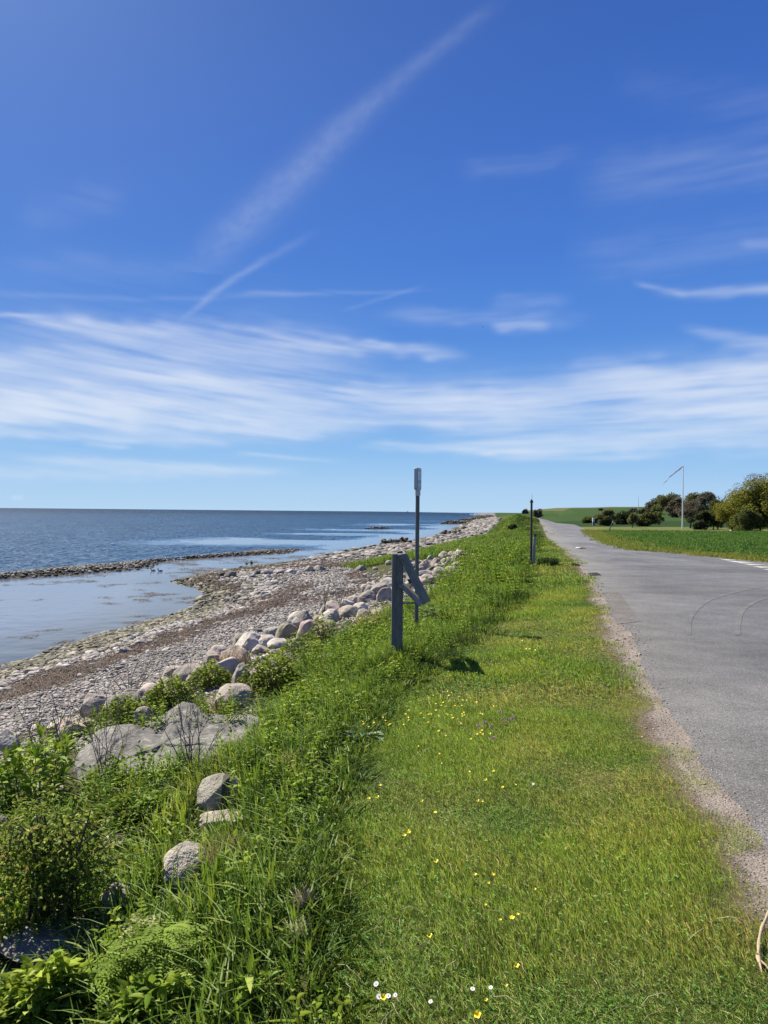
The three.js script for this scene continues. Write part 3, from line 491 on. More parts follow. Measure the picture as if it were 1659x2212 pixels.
for (const [list, where, group] of sets) list.sort((p, q) => p[0] - q[0]).forEach(([u, v0, v1, w, t], i) => boulder(u, v0, v1, w, t, LOOK[t] + ' rounded boulder, ' + ORD[i] + ' from left in the ' + where, { group, s: u, sink: .22 }));
// more of the same between them
for (let k = 0, n = 0; k < 900 && n < 46; k++) {
  const d = rr(8.6, 37), s = sec(d), t = rr(.02, .8), x = lerp(s.xs[5], s.xs[7], t), r = rr(.12, .26);
  if (footprints.some((f) => Math.hypot(f.x - x, f.d - d) < (f.a + r) * .72)) continue;
  const p = toSheet(x, H(x, d), -d); if (p[0] < 0 || p[0] > 1030) continue;
  n++; const w = 2 * r / d * F;
  boulder(p[0], p[1] + w * .15, p[1] - w * .42, w, pick(['pale', 'pale', 'pale', 'pink', 'beige', 'grey']), d < 13 ? 'rounded boulder lying among plants between the shingle and the tall grass' : 'rounded boulder filling the revetment between bank and shingle', { group: d < 13 ? 'boulders among the plants' : 'filling boulders of the revetment', s: k, sink: .15, detail: d < 13 ? 12 : 8 });
}
// stones standing out on the beach
const B = 'larger stones on the beach';
boulder(479, 1247, 1235.5, 18, 'black', 'black stone at the water edge on the spit, left of a round grey one', { group: B });
boulder(500, 1248, 1234.5, 26, 'dark', 'round dark grey boulder at the water edge on the spit', { group: B });
boulder(531, 1246, 1235, 32, 'pale', 'low pale boulder right of the two dark ones on the spit', { group: B });
boulder(556, 1244, 1233, 16, 'dark', 'small dark stone right of the low pale boulder on the spit', { group: B });
boulder(576, 1242, 1231, 26, 'grey', 'grey boulder in the middle of the spit row', { group: B });
boulder(606, 1239.5, 1229, 21, 'rose', 'pinkish boulder right of the grey one in the spit row', { group: B });
boulder(630, 1239.5, 1229, 27, 'pale', 'pale boulder right of the pinkish one in the spit row', { group: B });
boulder(668, 1235, 1222, 20, 'pale', 'pale boulder at the right end of the spit row', { group: B });
boulder(690, 1235, 1222, 26, 'grey', 'grey boulder at the right end of the spit row', { group: B });
boulder(272, 1412, 1396, 23, 'grey', 'lone round grey stone on the shingle above the wrack line', { group: B });
boulder(184, 1478, 1472, 16, 'pale', 'lone pale stone on the brown wrack band', { group: B });
boulder(754, 1200, 1194, 14, 'dark', 'dark stone at the water edge left of the info post', { group: B });
boulder(955, 1173, 1165, 14, 'grey', 'upright grey stone at the beach edge right of the sign pole', { group: B });

// cobbles: the 300 largest in view are meshes of their own under the beach, the rest one part
const cobbleGeos = []; for (let k = 0; k < 6; k++) { const g = stoneGeo(1, .58, .8, 900 + k * 13, 3, [1, 1, 1], { cuts: 4, rough: .8 }); cobbleGeos.push(g); }
const pebbleGeos = []; for (let k = 0; k < 4; k++) pebbleGeos.push(stoneGeo(1, .55, .8, 700 + k * 13, 1, [1, 1, 1], { cuts: 4, rough: .8 }));
const PAL = [[.52, .50, .46], [.66, .63, .57], [.42, .41, .39], [.56, .47, .41], [.30, .29, .275], [.74, .71, .65], [.48, .42, .36], [.22, .215, .21]];
const WET = [[.22, .205, .11], [.32, .295, .15], [.085, .08, .06], [.14, .13, .08], [.045, .044, .038], [.40, .37, .22], [.10, .095, .07]];
const DARK = [[.10, .10, .085], [.06, .06, .05], [.18, .175, .15], [.33, .32, .28], [.12, .11, .08], [.5, .48, .43]];
function scatterInstances(name, geos, mat, list, parent, label) {
  const g = new THREE.Group(); g.name = name; g.userData.kind = 'stuff'; if (label) g.userData.label = label; parent.add(g);
  const m4 = new THREE.Matrix4(), q = new THREE.Quaternion(), e = new THREE.Euler(), c = new THREE.Color();
  geos.forEach((geo, k) => {
    const L = list.filter((_, i) => i % geos.length === k); if (!L.length) return;
    const im = new THREE.InstancedMesh(geo, mat, L.length); im.name = name + '_mass'; im.castShadow = im.receiveShadow = true; im.userData.kind = 'stuff';
    L.forEach((o, i) => { q.setFromEuler(e.set(o.rx ?? 0, o.ry ?? 0, o.rz ?? 0)); if (o.q) q.copy(o.q); m4.compose(V(o.x, o.y, o.z), q, V(o.sx, o.sy, o.sz)); im.setMatrixAt(i, m4); im.setColorAt(i, c.setRGB(...o.c)); });
    g.add(im);
  });
  return g;
}
const tint = (mat, c) => { const m = mat.clone(); m.color = col(c); return m; };
function stonesOnto(parent, list, geos, partName, massName, most = 300) {
  for (const o of list) o.show = Math.max(o.sx, o.sz) / Math.hypot(o.x, o.z);
  list.sort((a, b) => b.show - a.show);
  const mats = new Map();
  list.slice(0, most).forEach((o, i) => {
    const key = o.c.map((v) => v.toFixed(3)).join(); if (!mats.has(key)) mats.set(key, tint(M.cobble, o.c));
    const m = part(partName, geos[i % geos.length], mats.get(key), parent); m.position.set(o.x, o.y, o.z); m.rotation.set(o.rx, o.ry, o.rz); m.scale.set(o.sx, o.sy, o.sz);
  });
  if (list.length > most) scatterInstances(massName, geos, M.cobble, list.slice(most).map((o) => ({ ...o, c: mul3(o.c, rr(.8, 1.15)) })), parent);
}
{
  const big = [], small = [];
  for (let d = 7.5; d < 75; d += d < 24 ? .1 : d < 45 ? .17 : .3) {
    const st = d < 24 ? .1 : d < 45 ? .17 : .3, s = sec(d), x0 = s.xs[2] - .25, x1 = s.xs[5] + .3;
    for (let x = x0; x < x1; x += st) {
      const px = x + rr(-.5, .5) * st, pd = d + rr(-.5, .5) * st, q = (px - s.xs[2]) / (s.xs[5] - s.xs[2]), sheet = (px / pd) * F + 829; if (sheet < -60 || sheet > 1250) continue;
      const w = wrack(px, pd), n = fbm2(px * .6, pd * .6, 3);
      if (rnd() < w * .96) continue;
      const zone = q + (n - .5) * .25;
      if (q > .5 && d < 22 && rnd() < .82) continue;              // fine shingle at the top
      if (d >= 22 && rnd() < .25) continue;
      let r = (zone < .45 ? rr(.045, .085) : rr(.03, .06)) * (st / .1) ** .75; if (rnd() < .05) r *= 1.6;
      const c = zone < .22 ? (rnd() < .9 ? pick(WET) : pick(PAL)) : zone < .34 && rnd() < .5 ? pick(WET) : pick(PAL);
      big.push({ x: px, y: H(px, pd) + r * .18, z: -pd, rx: rr(-.3, .3), ry: rr(0, 6.3), rz: rr(-.3, .3), sx: r, sy: r * rr(.75, 1.1), sz: r, c });
    }
  }
  for (let d = 7; d < 32; d += .055 * Math.max(1, d / 12)) {
    const st = .055 * Math.max(1, d / 12), s = sec(d);
    for (let x = lerp(s.xs[2], s.xs[5], .2); x < (d > 6.3 ? s.xs[7] + .3 : s.xs[5] + 1.0); x += st) {
      const px = x + rr(-.5, .5) * st, pd = d + rr(-.5, .5) * st, sheet = (px / pd) * F + 829; if (sheet < -40 || rnd() < wrack(px, pd) * .97 || rnd() < .12) continue;
      const r = rr(.014, .034) * Math.max(1, d / 13); small.push({ x: px, y: H(px, pd) + r * .15, z: -pd, rx: rr(-.4, .4), ry: rr(0, 6.3), rz: rr(-.4, .4), sx: r * 1.1, sy: r, sz: r, c: mul3(pick(PAL), rr(.8, 1.1)) });
    }
  }
  stonesOnto(beach, big, cobbleGeos, 'cobble', 'cobbles');
  scatterInstances('shingle', pebbleGeos, M.cobble, small, beach);
  // dried brown wrack: matted strips
  const wg = []; for (let k = 0; k < 4; k++) { const mb = new MB(); for (let i = 0; i < 46; i++) { const a = rr(0, 6.28), p = V(rr(-.13, .13), rr(0, .02), rr(-.13, .13)), c = mul3([.075, .05, .036], rr(.45, 1.7)); mb.leaf(p, V(Math.cos(a), rr(-.1, .35), Math.sin(a)), V(0, 1, 0), rr(.04, .12), rr(.006, .016), c, c, .1, rr(.1, .9)); } wg.push(mb.geo()); }
  const L = []; for (let d = 7.5; d < 50; d += .14 * Math.max(1, d / 14)) { const st = .14 * Math.max(1, d / 14), s = sec(d); for (let x = s.xs[2]; x < s.xs[5]; x += st) { const px = x + rr(-.5, .5) * st, pd = d + rr(-.5, .5) * st; if (rnd() > wrack(px, pd) * 1.25) continue; const k = rr(.8, 1.3) * Math.max(1, d / 14); L.push({ x: px, y: H(px, pd) + .01, z: -pd, ry: rr(0, 6.3), sx: k, sy: k, sz: k, c: g3(rr(.7, 1.25)) }); } }
  tag(scatterInstances('dried_seaweed', wg, M.twig, L, scene), 'bands of dried brown seaweed lying along the shingle', 'seaweed', null, 'stuff');
  // weed floating in the calm water and lying over its bed
  const F2 = []; for (let k = 0; k < 520; k++) { const d = rr(13, 62), s = sec(d), off = Math.pow(rnd(), 1.8) * 9, x = s.xs[2] - off - .1, n = fbm2(x * .35 + 60, d * .5, 3); if (rnd() > smooth(.46, .62, n) + .12 * smooth(2, 0, off)) continue; const kk = rr(.6, 1.6) * Math.max(.8, d / 22); F2.push({ x, y: SEA + .012, z: -d, ry: rr(0, 6.3), sx: kk * 2, sy: .22, sz: kk, c: mul3([.9, .95, .7], rr(.6, 1.3)) }); }
  tag(scatterInstances('floating_seaweed', wg, M.twig, F2, scene), 'brown seaweed floating in streaks on the calm water', 'seaweed', null, 'stuff');
}
// the long stone bar lying in the water, and the rock groynes farther along
function ridgeOfStones(name, label, category, group, spine, size, height, darkShare, most) {
  const t = thing(name, label, category, [spine[0].x, SEA, -spine[0].d], 0, group), ox = spine[0].x, oz = -spine[0].d, mb = new MB(); let prev = null;
  for (const p of spine) { const cur = []; for (let k = 0; k <= 8; k++) { const q = k / 8 * 2 - 1, y = height * Math.max(0, 1 - q * q) * p.k - .12 + (noise2(p.d * 1.3, q * 2) - .5) * .1; cur.push(mb.v(p.x - ox + p.nx * q * p.w, y, -p.d - oz - p.nd * q * p.w, 0, 1, 0, mul3([.075, .062, .042], .6 + .9 * noise2(p.d * 3, q * 4)), q * p.w, p.d)); } if (prev) for (let k = 0; k < 8; k++) { mb.tri(prev[k], prev[k + 1], cur[k + 1]); mb.tri(prev[k], cur[k + 1], cur[k]); } prev = cur; }
  const g = mb.geo(); g.computeVertexNormals(); part('weedy_mound', g, M.soil, t);
  const L = []; let len = 0; for (let i = 1; i < spine.length; i++) len += Math.hypot(spine[i].x - spine[i - 1].x, spine[i].d - spine[i - 1].d);
  for (let i = 0; i < spine.length - 1; i++) {
    const a = spine[i], b = spine[i + 1], l = Math.hypot(b.x - a.x, b.d - a.d), n = Math.round(l * (a.w + b.w) / (size * size) * .5);
    for (let k = 0; k < n; k++) { const s = rnd(), q = (rnd() + rnd() - 1) * 1.02, r = size * rr(.3, .75), w = lerp(a.w, b.w, s), kk = lerp(a.k, b.k, s); L.push({ x: lerp(a.x, b.x, s) - ox + a.nx * q * w, y: height * Math.max(0, 1 - q * q) * kk - .02, z: -(lerp(a.d, b.d, s) + a.nd * q * w) - oz, rx: rr(-.4, .4), ry: rr(0, 6.3), rz: rr(-.4, .4), sx: r, sy: r, sz: r, c: rnd() < darkShare ? pick(DARK.slice(0, 5)) : pick(DARK.slice(2)) }); }
  }
  for (const o of L) { o.x += ox; o.z += oz; } // sort by how large they show
  for (const o of L) o.show = o.sx / Math.hypot(o.x, o.z); for (const o of L) { o.x -= ox; o.z -= oz; }
  L.sort((p, q) => q.show - p.show); const mats = new Map();
  L.slice(0, most).forEach((o, i) => { const key = o.c.join(); if (!mats.has(key)) mats.set(key, tint(M.cobble, o.c)); const m = part('stone', cobbleGeos[i % 6], mats.get(key), t); m.position.set(o.x, o.y, o.z); m.rotation.set(o.rx, o.ry, o.rz); m.scale.set(o.sx, o.sy, o.sz); });
  if (L.length > most) scatterInstances('stones', cobbleGeos, M.cobble, L.slice(most), t);
  return t;
}
function spineOf(list) { return list.map((p, i) => { const a = list[Math.max(0, i - 1)], b = list[Math.min(list.length - 1, i + 1)], l = Math.hypot(b.x - a.x, b.d - a.d) || 1; return { ...p, nx: -(b.d - a.d) / l, nd: (b.x - a.x) / l, k: p.k ?? 1 }; }); }
ridgeOfStones('stone_bar', 'long low bar of dark weedy stones enclosing the calm water', 'stone bar', null, spineOf(bar.map((p, i) => ({ ...p, w: p.w * .72, k: clamp((bar.length - i) / 6) * .6 + .4 }))), .17, .16, .74, 300);
const groynes = [[820, 1176, 898, 1177, 1.4, .7, 'rock groyne of dark boulders nearest the sign pole'], [942, 1158, 1016, 1160, 1.5, .75, 'dark rock groyne second from the sign pole, farther up the beach'], [980, 1148, 1020, 1148, 1.5, .65, 'low dark rock groyne third up the beach'], [958, 1131.5, 1036, 1130, 2.4, .9, 'long dark rock groyne fourth up the beach'], [995, 1124, 1060, 1123, 3.2, 1.1, 'farthest dark rock groyne at the bend of the coast'], [1022, 1119, 1068, 1117.5, 4.5, 1.5, 'dark rocks heaped at the far point of the coast'], [788, 1142.5, 842, 1142, 1.6, .3, 'low stony islet out in the water left of the sign pole']];
for (const [u0, v0, u1, v1, w, h, label] of groynes) { const L = []; for (let k = 0; k <= 8; k++) { const p = onLevel(lerp(u0, u1, k / 8), lerp(v0, v1, k / 8), SEA), e = 1 - Math.pow(Math.abs(k / 8 * 2 - 1), 3); L.push({ d: p[0], x: p[1], w: w * (.45 + .6 * e) * (.8 + .4 * hash(k, u0, 1)), k: (.35 + .75 * e) * (.65 + .7 * hash(k, u0, 2)) }); } ridgeOfStones('rock_groyne', label, 'groyne', 'rock groynes along the beach', spineOf(L), .34 + h * .22, h * .8, .85, 140); }
// scattered stones of the far beach
{ const L = []; for (let k = 0; k < 2600; k++) { const d = 48 + Math.pow(rnd(), 1.6) * 230, s = sec(d), t = rnd(), x = lerp(s.xs[2] - 1, s.xs[5], t), r = rr(.12, .4) * (d / 90 + .5); L.push({ x, y: Math.max(H(x, d), SEA) + r * .1, z: -d, rx: rr(-.3, .3), ry: rr(0, 6), rz: rr(-.3, .3), sx: r, sy: r, sz: r, c: rnd() < .75 - .5 * t ? pick(DARK) : mul3(pick(PAL), .8) }); } scatterInstances('far_cobbles', pebbleGeos, M.cobble, L, beach); }
// ---------------------------------------------------------------- grass
const inView = (x, d, pad = 60) => { if (d < 1.6) return false; const u = 829 + x / d * F; return u > -pad * 4 && u < 1659 + pad * 4; };
const GREEN = { a: [.205, .295, .032], b: [.145, .235, .027], c: [.28, .325, .045], d: [.095, .17, .024], dry: [.36, .29, .12], straw: [.48, .41, .22], blue: [.10, .18, .045] };
function lawnPatch(R, n, h, w) {
  const mb = new MB();
  for (let k = 0; k < n; k++) {
    const a = rr(0, 6.283), r = R * Math.sqrt(rnd()), t = rnd(), straw = t < .07, c = straw ? GREEN[pick(['dry', 'straw'])] : pick([GREEN.a, GREEN.b, GREEN.c, GREEN.d, GREEN.a]), hh = h * rr(.45, 1.15);
    const b = mul3(c, rr(.75, 1.2)); mb.blade(Math.cos(a) * r, -.01, Math.sin(a) * r, hh, w * rr(.7, 1.3), hh * (straw ? rr(.6, 1.6) : rr(.2, 1.0)), rr(0, 6.283), mix3(b, [.2, .19, .08], .35), b, 2);
  }
  for (let k = 0; k < n * .02; k++) { const a = rr(0, 6.283), r = R * Math.sqrt(rnd()), az = rr(0, 6.283); mb.leaf(V(Math.cos(a) * r, h * rr(.2, .5), Math.sin(a) * r), V(Math.cos(az), rr(0, .5), Math.sin(az)), V(0, 1, 0), w * rr(4, 8), w * rr(2.5, 4), mul3([.10, .2, .045], rr(.8, 1.3))); }
  return mb.geo();
}
const slopeQ = (x, d) => { const e = .25, nx = (H(x - e, d) - H(x + e, d)) / (2 * e), nz = -(H(x, d - e) - H(x, d + e)) / (2 * e); return new THREE.Quaternion().setFromUnitVectors(V(0, 1, 0), V(nx, 1, nz).normalize()).multiply(new THREE.Quaternion().setFromAxisAngle(V(0, 1, 0), rr(0, 6.283))); };
const lawnTone = (x, d) => mul3(lawnTone0(x, d), 1.34);
const lawnTone0 = (x, d) => { const y = dry(x, d), n = fbm2(x * 1.7 + 30, d * 1.7, 3), n2 = fbm2(x * .45, d * .45 + 60, 2); const c = mix3(mix3([.66, .92, .7], [1.32, 1.3, .85], smooth(.25, .75, n)), [.85, 1.02, .8], n2 > .55 ? .5 : 0); return mix3(c, [1.9, 1.36, 1.75], y * .72); };
{
  const tiers = [[1.7, 6.5, .1, .17, 330, .042, .0026, .17], [6.5, 16, .2, .3, 240, .052, .006, .3], [16, 48, .55, .75, 240, .07, .016, .75], [48, 130, 1.6, 2.2, 200, .1, .05, 2.2]];
  const g = new THREE.Group(); g.name = 'lawn_grass'; tag(g, 'short mown grass of the verge with dry yellowish patches', 'grass', null, 'stuff'); scene.add(g);
  tiers.forEach(([d0, d1, st, R, n, h, w], ti) => {
    const geos = []; for (let k = 0; k < 6; k++) geos.push(lawnPatch(R, n, h, w));
    const L = [];
    for (let d = d0; d < d1; d += st) { const s = sec(d); for (let x = s.xs[9] - .05; x < s.xs[10] + .1 + R * .7; x += st) { const px = x + rr(-.5, .5) * st, pd = d + rr(-.5, .5) * st; if (!inView(px, pd)) continue; const e = (s.xs[10] - px); if (e < R * .8 - .2) continue; const thin = smooth(-.1, .22, e + (noise2(px * 6, pd * 6) - .5) * .3); if (rnd() > .25 + .75 * thin) continue; if (e < .12 && rnd() < .5) continue; const k = rr(.75, 1.2) * (.55 + .95 * smooth(.3, .7, fbm2(px * 1.7 + 30, pd * 1.7, 3))); L.push({ x: px, y: H(px, pd), z: -pd, q: slopeQ(px, pd), sx: 1, sy: k * (thin < .6 ? .75 : 1), sz: 1, c: mul3(lawnTone(px, pd), rr(.85, 1.15)) }); } }
    scatterInstances('lawn_tuft', geos, M.grass, L, g);
  });
  // verge and young crop on the far side of the road
  const verge = [], geos = []; for (let k = 0; k < 4; k++) geos.push(lawnPatch(.6, 170, .13, .02));
  for (let d = 24; d < 75; d += .55) { const s = sec(d); for (let x = s.xs[12] + .1; x < s.xs[12] + 3.2; x += .55) { if (!inView(x, d)) continue; const px = x + rr(-.3, .3), pd = d + rr(-.3, .3); verge.push({ x: px, y: H(px, pd), z: -pd, q: slopeQ(px, pd), sx: 1, sy: rr(.7, 1.4), sz: 1, c: mix3([1, 1, 1], [1.5, 1.15, 1.2], fbm2(px, pd, 3)) }); } }
  const crop = []; for (let d = 25; d < 72; d += 1.1) { const s = sec(d); for (let x = s.xs[12] + 2.4; x < s.xs[12] + 40; x += 1.1) { if (!inView(x, d)) continue; const px = x + rr(-.5, .5), pd = d + rr(-.5, .5), k = 1.9; crop.push({ x: px, y: H(px, pd), z: -pd, q: slopeQ(px, pd), sx: k, sy: k * rr(.8, 1.15), sz: k, c: mul3([.55, .82, .75], rr(.85, 1.15)) }); } }
  tag(scatterInstances('verge_grass', geos, M.grass, verge, scene), 'rough grass verge on the far side of the road', 'grass', null, 'stuff');
  tag(scatterInstances('crop', geos, M.grass, crop, scene), 'dark green young crop in the field beyond the road', 'crop', null, 'stuff');
}
function tallClump(R, n, h, w, cols, dryShare = .022, wind = .14) {
  const mb = new MB();
  for (let k = 0; k < n; k++) {
    const a = rr(0, 6.283), r = R * Math.sqrt(rnd()), straw = rnd() < dryShare, hh = h * rr(.4, 1.1), c = mul3(straw ? GREEN[pick(['dry', 'straw'])] : pick(cols), rr(.75, 1.2));
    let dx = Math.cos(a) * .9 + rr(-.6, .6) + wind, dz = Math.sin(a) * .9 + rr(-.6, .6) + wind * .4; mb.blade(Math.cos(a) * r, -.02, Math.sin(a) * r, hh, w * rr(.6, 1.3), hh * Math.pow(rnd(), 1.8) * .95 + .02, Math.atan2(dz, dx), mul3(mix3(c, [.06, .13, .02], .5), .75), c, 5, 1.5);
  }
  return mb.geo();
}
function herbClump(h, n, lw, ll, cols) { // leafy stems in opposite pairs
  const mb = new MB();
  for (let k = 0; k < n; k++) {
    const a = rr(0, 6.283), r = .09 * Math.sqrt(rnd()), hh = h * rr(.55, 1.1), lean = rr(0, .12), la = rr(0, 6.283), base = V(Math.cos(a) * r, 0, Math.sin(a) * r), tip = base.clone().add(V(Math.cos(la) * lean, hh, Math.sin(la) * lean)), c = mul3(pick(cols), rr(.8, 1.2));
    mb.tube([base, base.clone().lerp(tip, .5), tip], [.003, .0025, .001], 3, mul3(c, .6));
    const pairs = Math.max(3, Math.round(hh / (ll * .55))); let az = rr(0, 3.14);
    for (let j = 1; j <= pairs; j++) { const t = j / pairs, p = base.clone().lerp(tip, t); az += 1.57 + rr(-.3, .3); for (const s of [0, Math.PI]) { const w = az + s; mb.leaf(p, V(Math.cos(w), lerp(.25, .9, t * t) + rr(-.2, .2), Math.sin(w)), V(0, 1, 0).add(V(rr(-.3, .3), 0, rr(-.3, .3))), ll * rr(.6, 1.1) * (1 - .35 * t), lw * rr(.7, 1.1), mul3(c, rr(.8, 1.25)), mul3(c, .8), .2, rr(.1, .5)); } }
  }
  return mb.geo();
}
const lowHerb = (x, d) => .25 + .75 * smooth(.42, .58, fbm2(x * .9 + 70, d * .9 + 3, 3));
{
  const G1 = [[.19, .30, .034], [.15, .25, .03], [.11, .2, .03], [.15, .24, .06]], G2 = [[.24, .34, .034], [.3, .37, .042], [.18, .29, .034]];
  const near = [], mid = [], far = []; for (let k = 0; k < 6; k++) { near.push(tallClump(.1, 34, k % 3 ? .25 : .33, k % 2 ? .008 : .0135, k % 2 ? G1 : G2)); mid.push(tallClump(.2, 46, .30, .013, k % 2 ? G1 : G2)); far.push(tallClump(.5, 50, .34, .035, k % 2 ? G1 : G2)); }
  const g = new THREE.Group(); g.name = 'tall_grass'; tag(g, 'long wind-bent grass covering the bank between boulders and mown verge', 'grass', null, 'stuff'); scene.add(g);
  const add = (d0, d1, st, geos, kh) => {
    const L = [];
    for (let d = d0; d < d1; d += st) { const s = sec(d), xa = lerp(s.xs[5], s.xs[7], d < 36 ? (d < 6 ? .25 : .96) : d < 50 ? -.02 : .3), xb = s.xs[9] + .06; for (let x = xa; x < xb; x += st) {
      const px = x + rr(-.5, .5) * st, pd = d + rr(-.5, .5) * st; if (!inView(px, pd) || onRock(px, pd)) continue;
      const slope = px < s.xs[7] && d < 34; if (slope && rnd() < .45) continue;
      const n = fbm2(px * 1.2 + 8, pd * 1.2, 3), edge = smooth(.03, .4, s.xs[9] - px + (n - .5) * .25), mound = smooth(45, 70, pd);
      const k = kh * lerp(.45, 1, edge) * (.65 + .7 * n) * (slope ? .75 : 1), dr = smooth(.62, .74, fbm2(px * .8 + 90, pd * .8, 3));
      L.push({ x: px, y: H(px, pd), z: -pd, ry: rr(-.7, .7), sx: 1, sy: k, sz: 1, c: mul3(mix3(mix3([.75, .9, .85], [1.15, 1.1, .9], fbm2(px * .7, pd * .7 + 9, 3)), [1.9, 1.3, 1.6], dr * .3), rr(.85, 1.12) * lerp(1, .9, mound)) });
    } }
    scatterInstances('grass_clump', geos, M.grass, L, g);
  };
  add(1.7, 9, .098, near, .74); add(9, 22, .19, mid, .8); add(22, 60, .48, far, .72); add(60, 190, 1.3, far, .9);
  // herbs among the grass
  const hb = []; for (let k = 0; k < 6; k++) hb.push(herbClump(.27, 6, k % 2 ? .02 : .026, k % 2 ? .06 : .07, k % 2 ? [[.2, .31, .025], [.14, .24, .02]] : [[.28, .36, .028], [.21, .31, .022]]));
  const hg = []; for (let d = 1.9; d < 30; d += .15 * Math.max(1, d / 8)) { const st = .15 * Math.max(1, d / 8), s = sec(d); for (let x = d > 8.5 ? s.xs[7] : s.xs[5] + .3; x < s.xs[9] - .1; x += st) { const px = x + rr(-.5, .5) * st, pd = d + rr(-.5, .5) * st; if (!inView(px, pd) || onRock(px, pd, .9)) continue; const t = (px - s.xs[5]) / (s.xs[9] - s.xs[5]), p = lowHerb(px, pd) * lerp(1, .55, smooth(.5, .95, t)) * smooth(.1, .55, t + (d < 6 ? .3 : 0)); if (rnd() > p * (d > 12 ? .6 : .95)) continue; const k = rr(.6, 1.2) * Math.max(1, d / 9); hg.push({ x: px, y: H(px, pd) - .02, z: -pd, ry: rr(0, 6.3), sx: k, sy: k, sz: k, c: mul3([1, 1.02, .95], rr(.75, 1.2)) }); } }
  tag(scatterInstances('undergrowth', hb, M.leaf, hg, scene), 'leafy green herbs growing thickly among the boulders and grass', 'undergrowth', null, 'stuff');
}
// ---------------------------------------------------------------- single plants of the bank
function standing(u, v) { const p = place(u, v); return [p.x, H(p.x, p.d) - .02, -p.d, p.dist / F]; }
// a dense low bush of small leaves, w x h metres
function bush(u, v, w, h, n, leaf, cols, label, o = {}) {
  const [x, y, z, k] = standing(u, v), W = w * k, Hh = h * k, t = thing('bush', label, 'bush', [x, y, z], 0, o.group), st = new MB(), fo = new MB();
  for (let i = 0; i < 26; i++) { const a = rr(0, 6.283), r = rr(.1, .5) * W, q = V(Math.cos(a) * r, Hh * rr(.55, .95), Math.sin(a) * r * (o.deep ?? .8)); st.tube([V(q.x * .2, 0, q.z * .2), V(q.x * .6, q.y * .55, q.z * .6), q], [.006, .004, .0015], 4, [.12, .09, .06]); }
  for (let i = 0; i < n; i++) {
    const a = rr(0, 6.283), q = Math.sqrt(rnd()), lump = .72 + .5 * noise2(Math.cos(a) * 2 + 9 + u, Math.sin(a) * 2 + v), r = q * .5 * W * lump, top = Hh * (1 - .75 * q * q) * lump * rr(.85, 1.08), yy = top * (1 - Math.pow(rnd(), 2.2) * .85);
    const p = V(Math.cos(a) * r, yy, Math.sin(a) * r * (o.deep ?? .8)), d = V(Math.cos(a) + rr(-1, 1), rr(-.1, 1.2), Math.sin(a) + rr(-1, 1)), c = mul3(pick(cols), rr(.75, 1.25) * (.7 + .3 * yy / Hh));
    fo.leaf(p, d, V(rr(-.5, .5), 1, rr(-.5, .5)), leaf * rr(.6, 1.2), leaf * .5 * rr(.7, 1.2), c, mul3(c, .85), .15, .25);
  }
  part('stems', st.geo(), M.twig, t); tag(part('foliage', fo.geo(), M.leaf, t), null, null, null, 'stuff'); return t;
}
const BR = [[.25, .33, .025], [.31, .37, .035], [.18, .26, .02]], DK = [[.14, .21, .022], [.2, .27, .03], [.09, .14, .018], [.27, .29, .04]];
bush(272, 1566, 100, 62, 900, .05, BR, 'small bright green bush in front of the beige boulder at the shingle edge');
bush(372, 1528, 118, 66, 1500, .055, BR, 'bright green bush just behind the big hump-backed boulder');
bush(455, 1486, 110, 58, 1300, .055, BR, 'bright green bush between the big pink boulder and the pale pinkish one');
bush(590, 1500, 130, 92, 1700, .06, BR, 'wide bright green bush left of the info post, behind the tall grass');
bush(660, 1440, 110, 70, 1100, .06, BR, 'green bush at the foot of the thin dead stems left of the info post');
bush(700, 1392, 70, 60, 700, .06, BR, 'small green bush with upright shoots below the boulder row');
bush(310, 1772, 260, 66, 2600, .04, [[.2, .3, .025], [.26, .35, .03], [.14, .24, .02]], 'broad low green plant cover in front of the largest grey slab', { deep: .7 });
bush(95, 2230, 240, 150, 2600, .055, [[.30, .40, .03], [.36, .44, .04], [.2, .31, .025]], 'bright leafy plants with a few yellow flower heads in the bottom left corner', { deep: .7 });
bush(330, 2235, 220, 120, 1300, .06, [[.24, .34, .03], [.16, .27, .025], [.3, .38, .04]], 'leafy green plants at the bottom edge right of the pinkish stone', { deep: .7 });
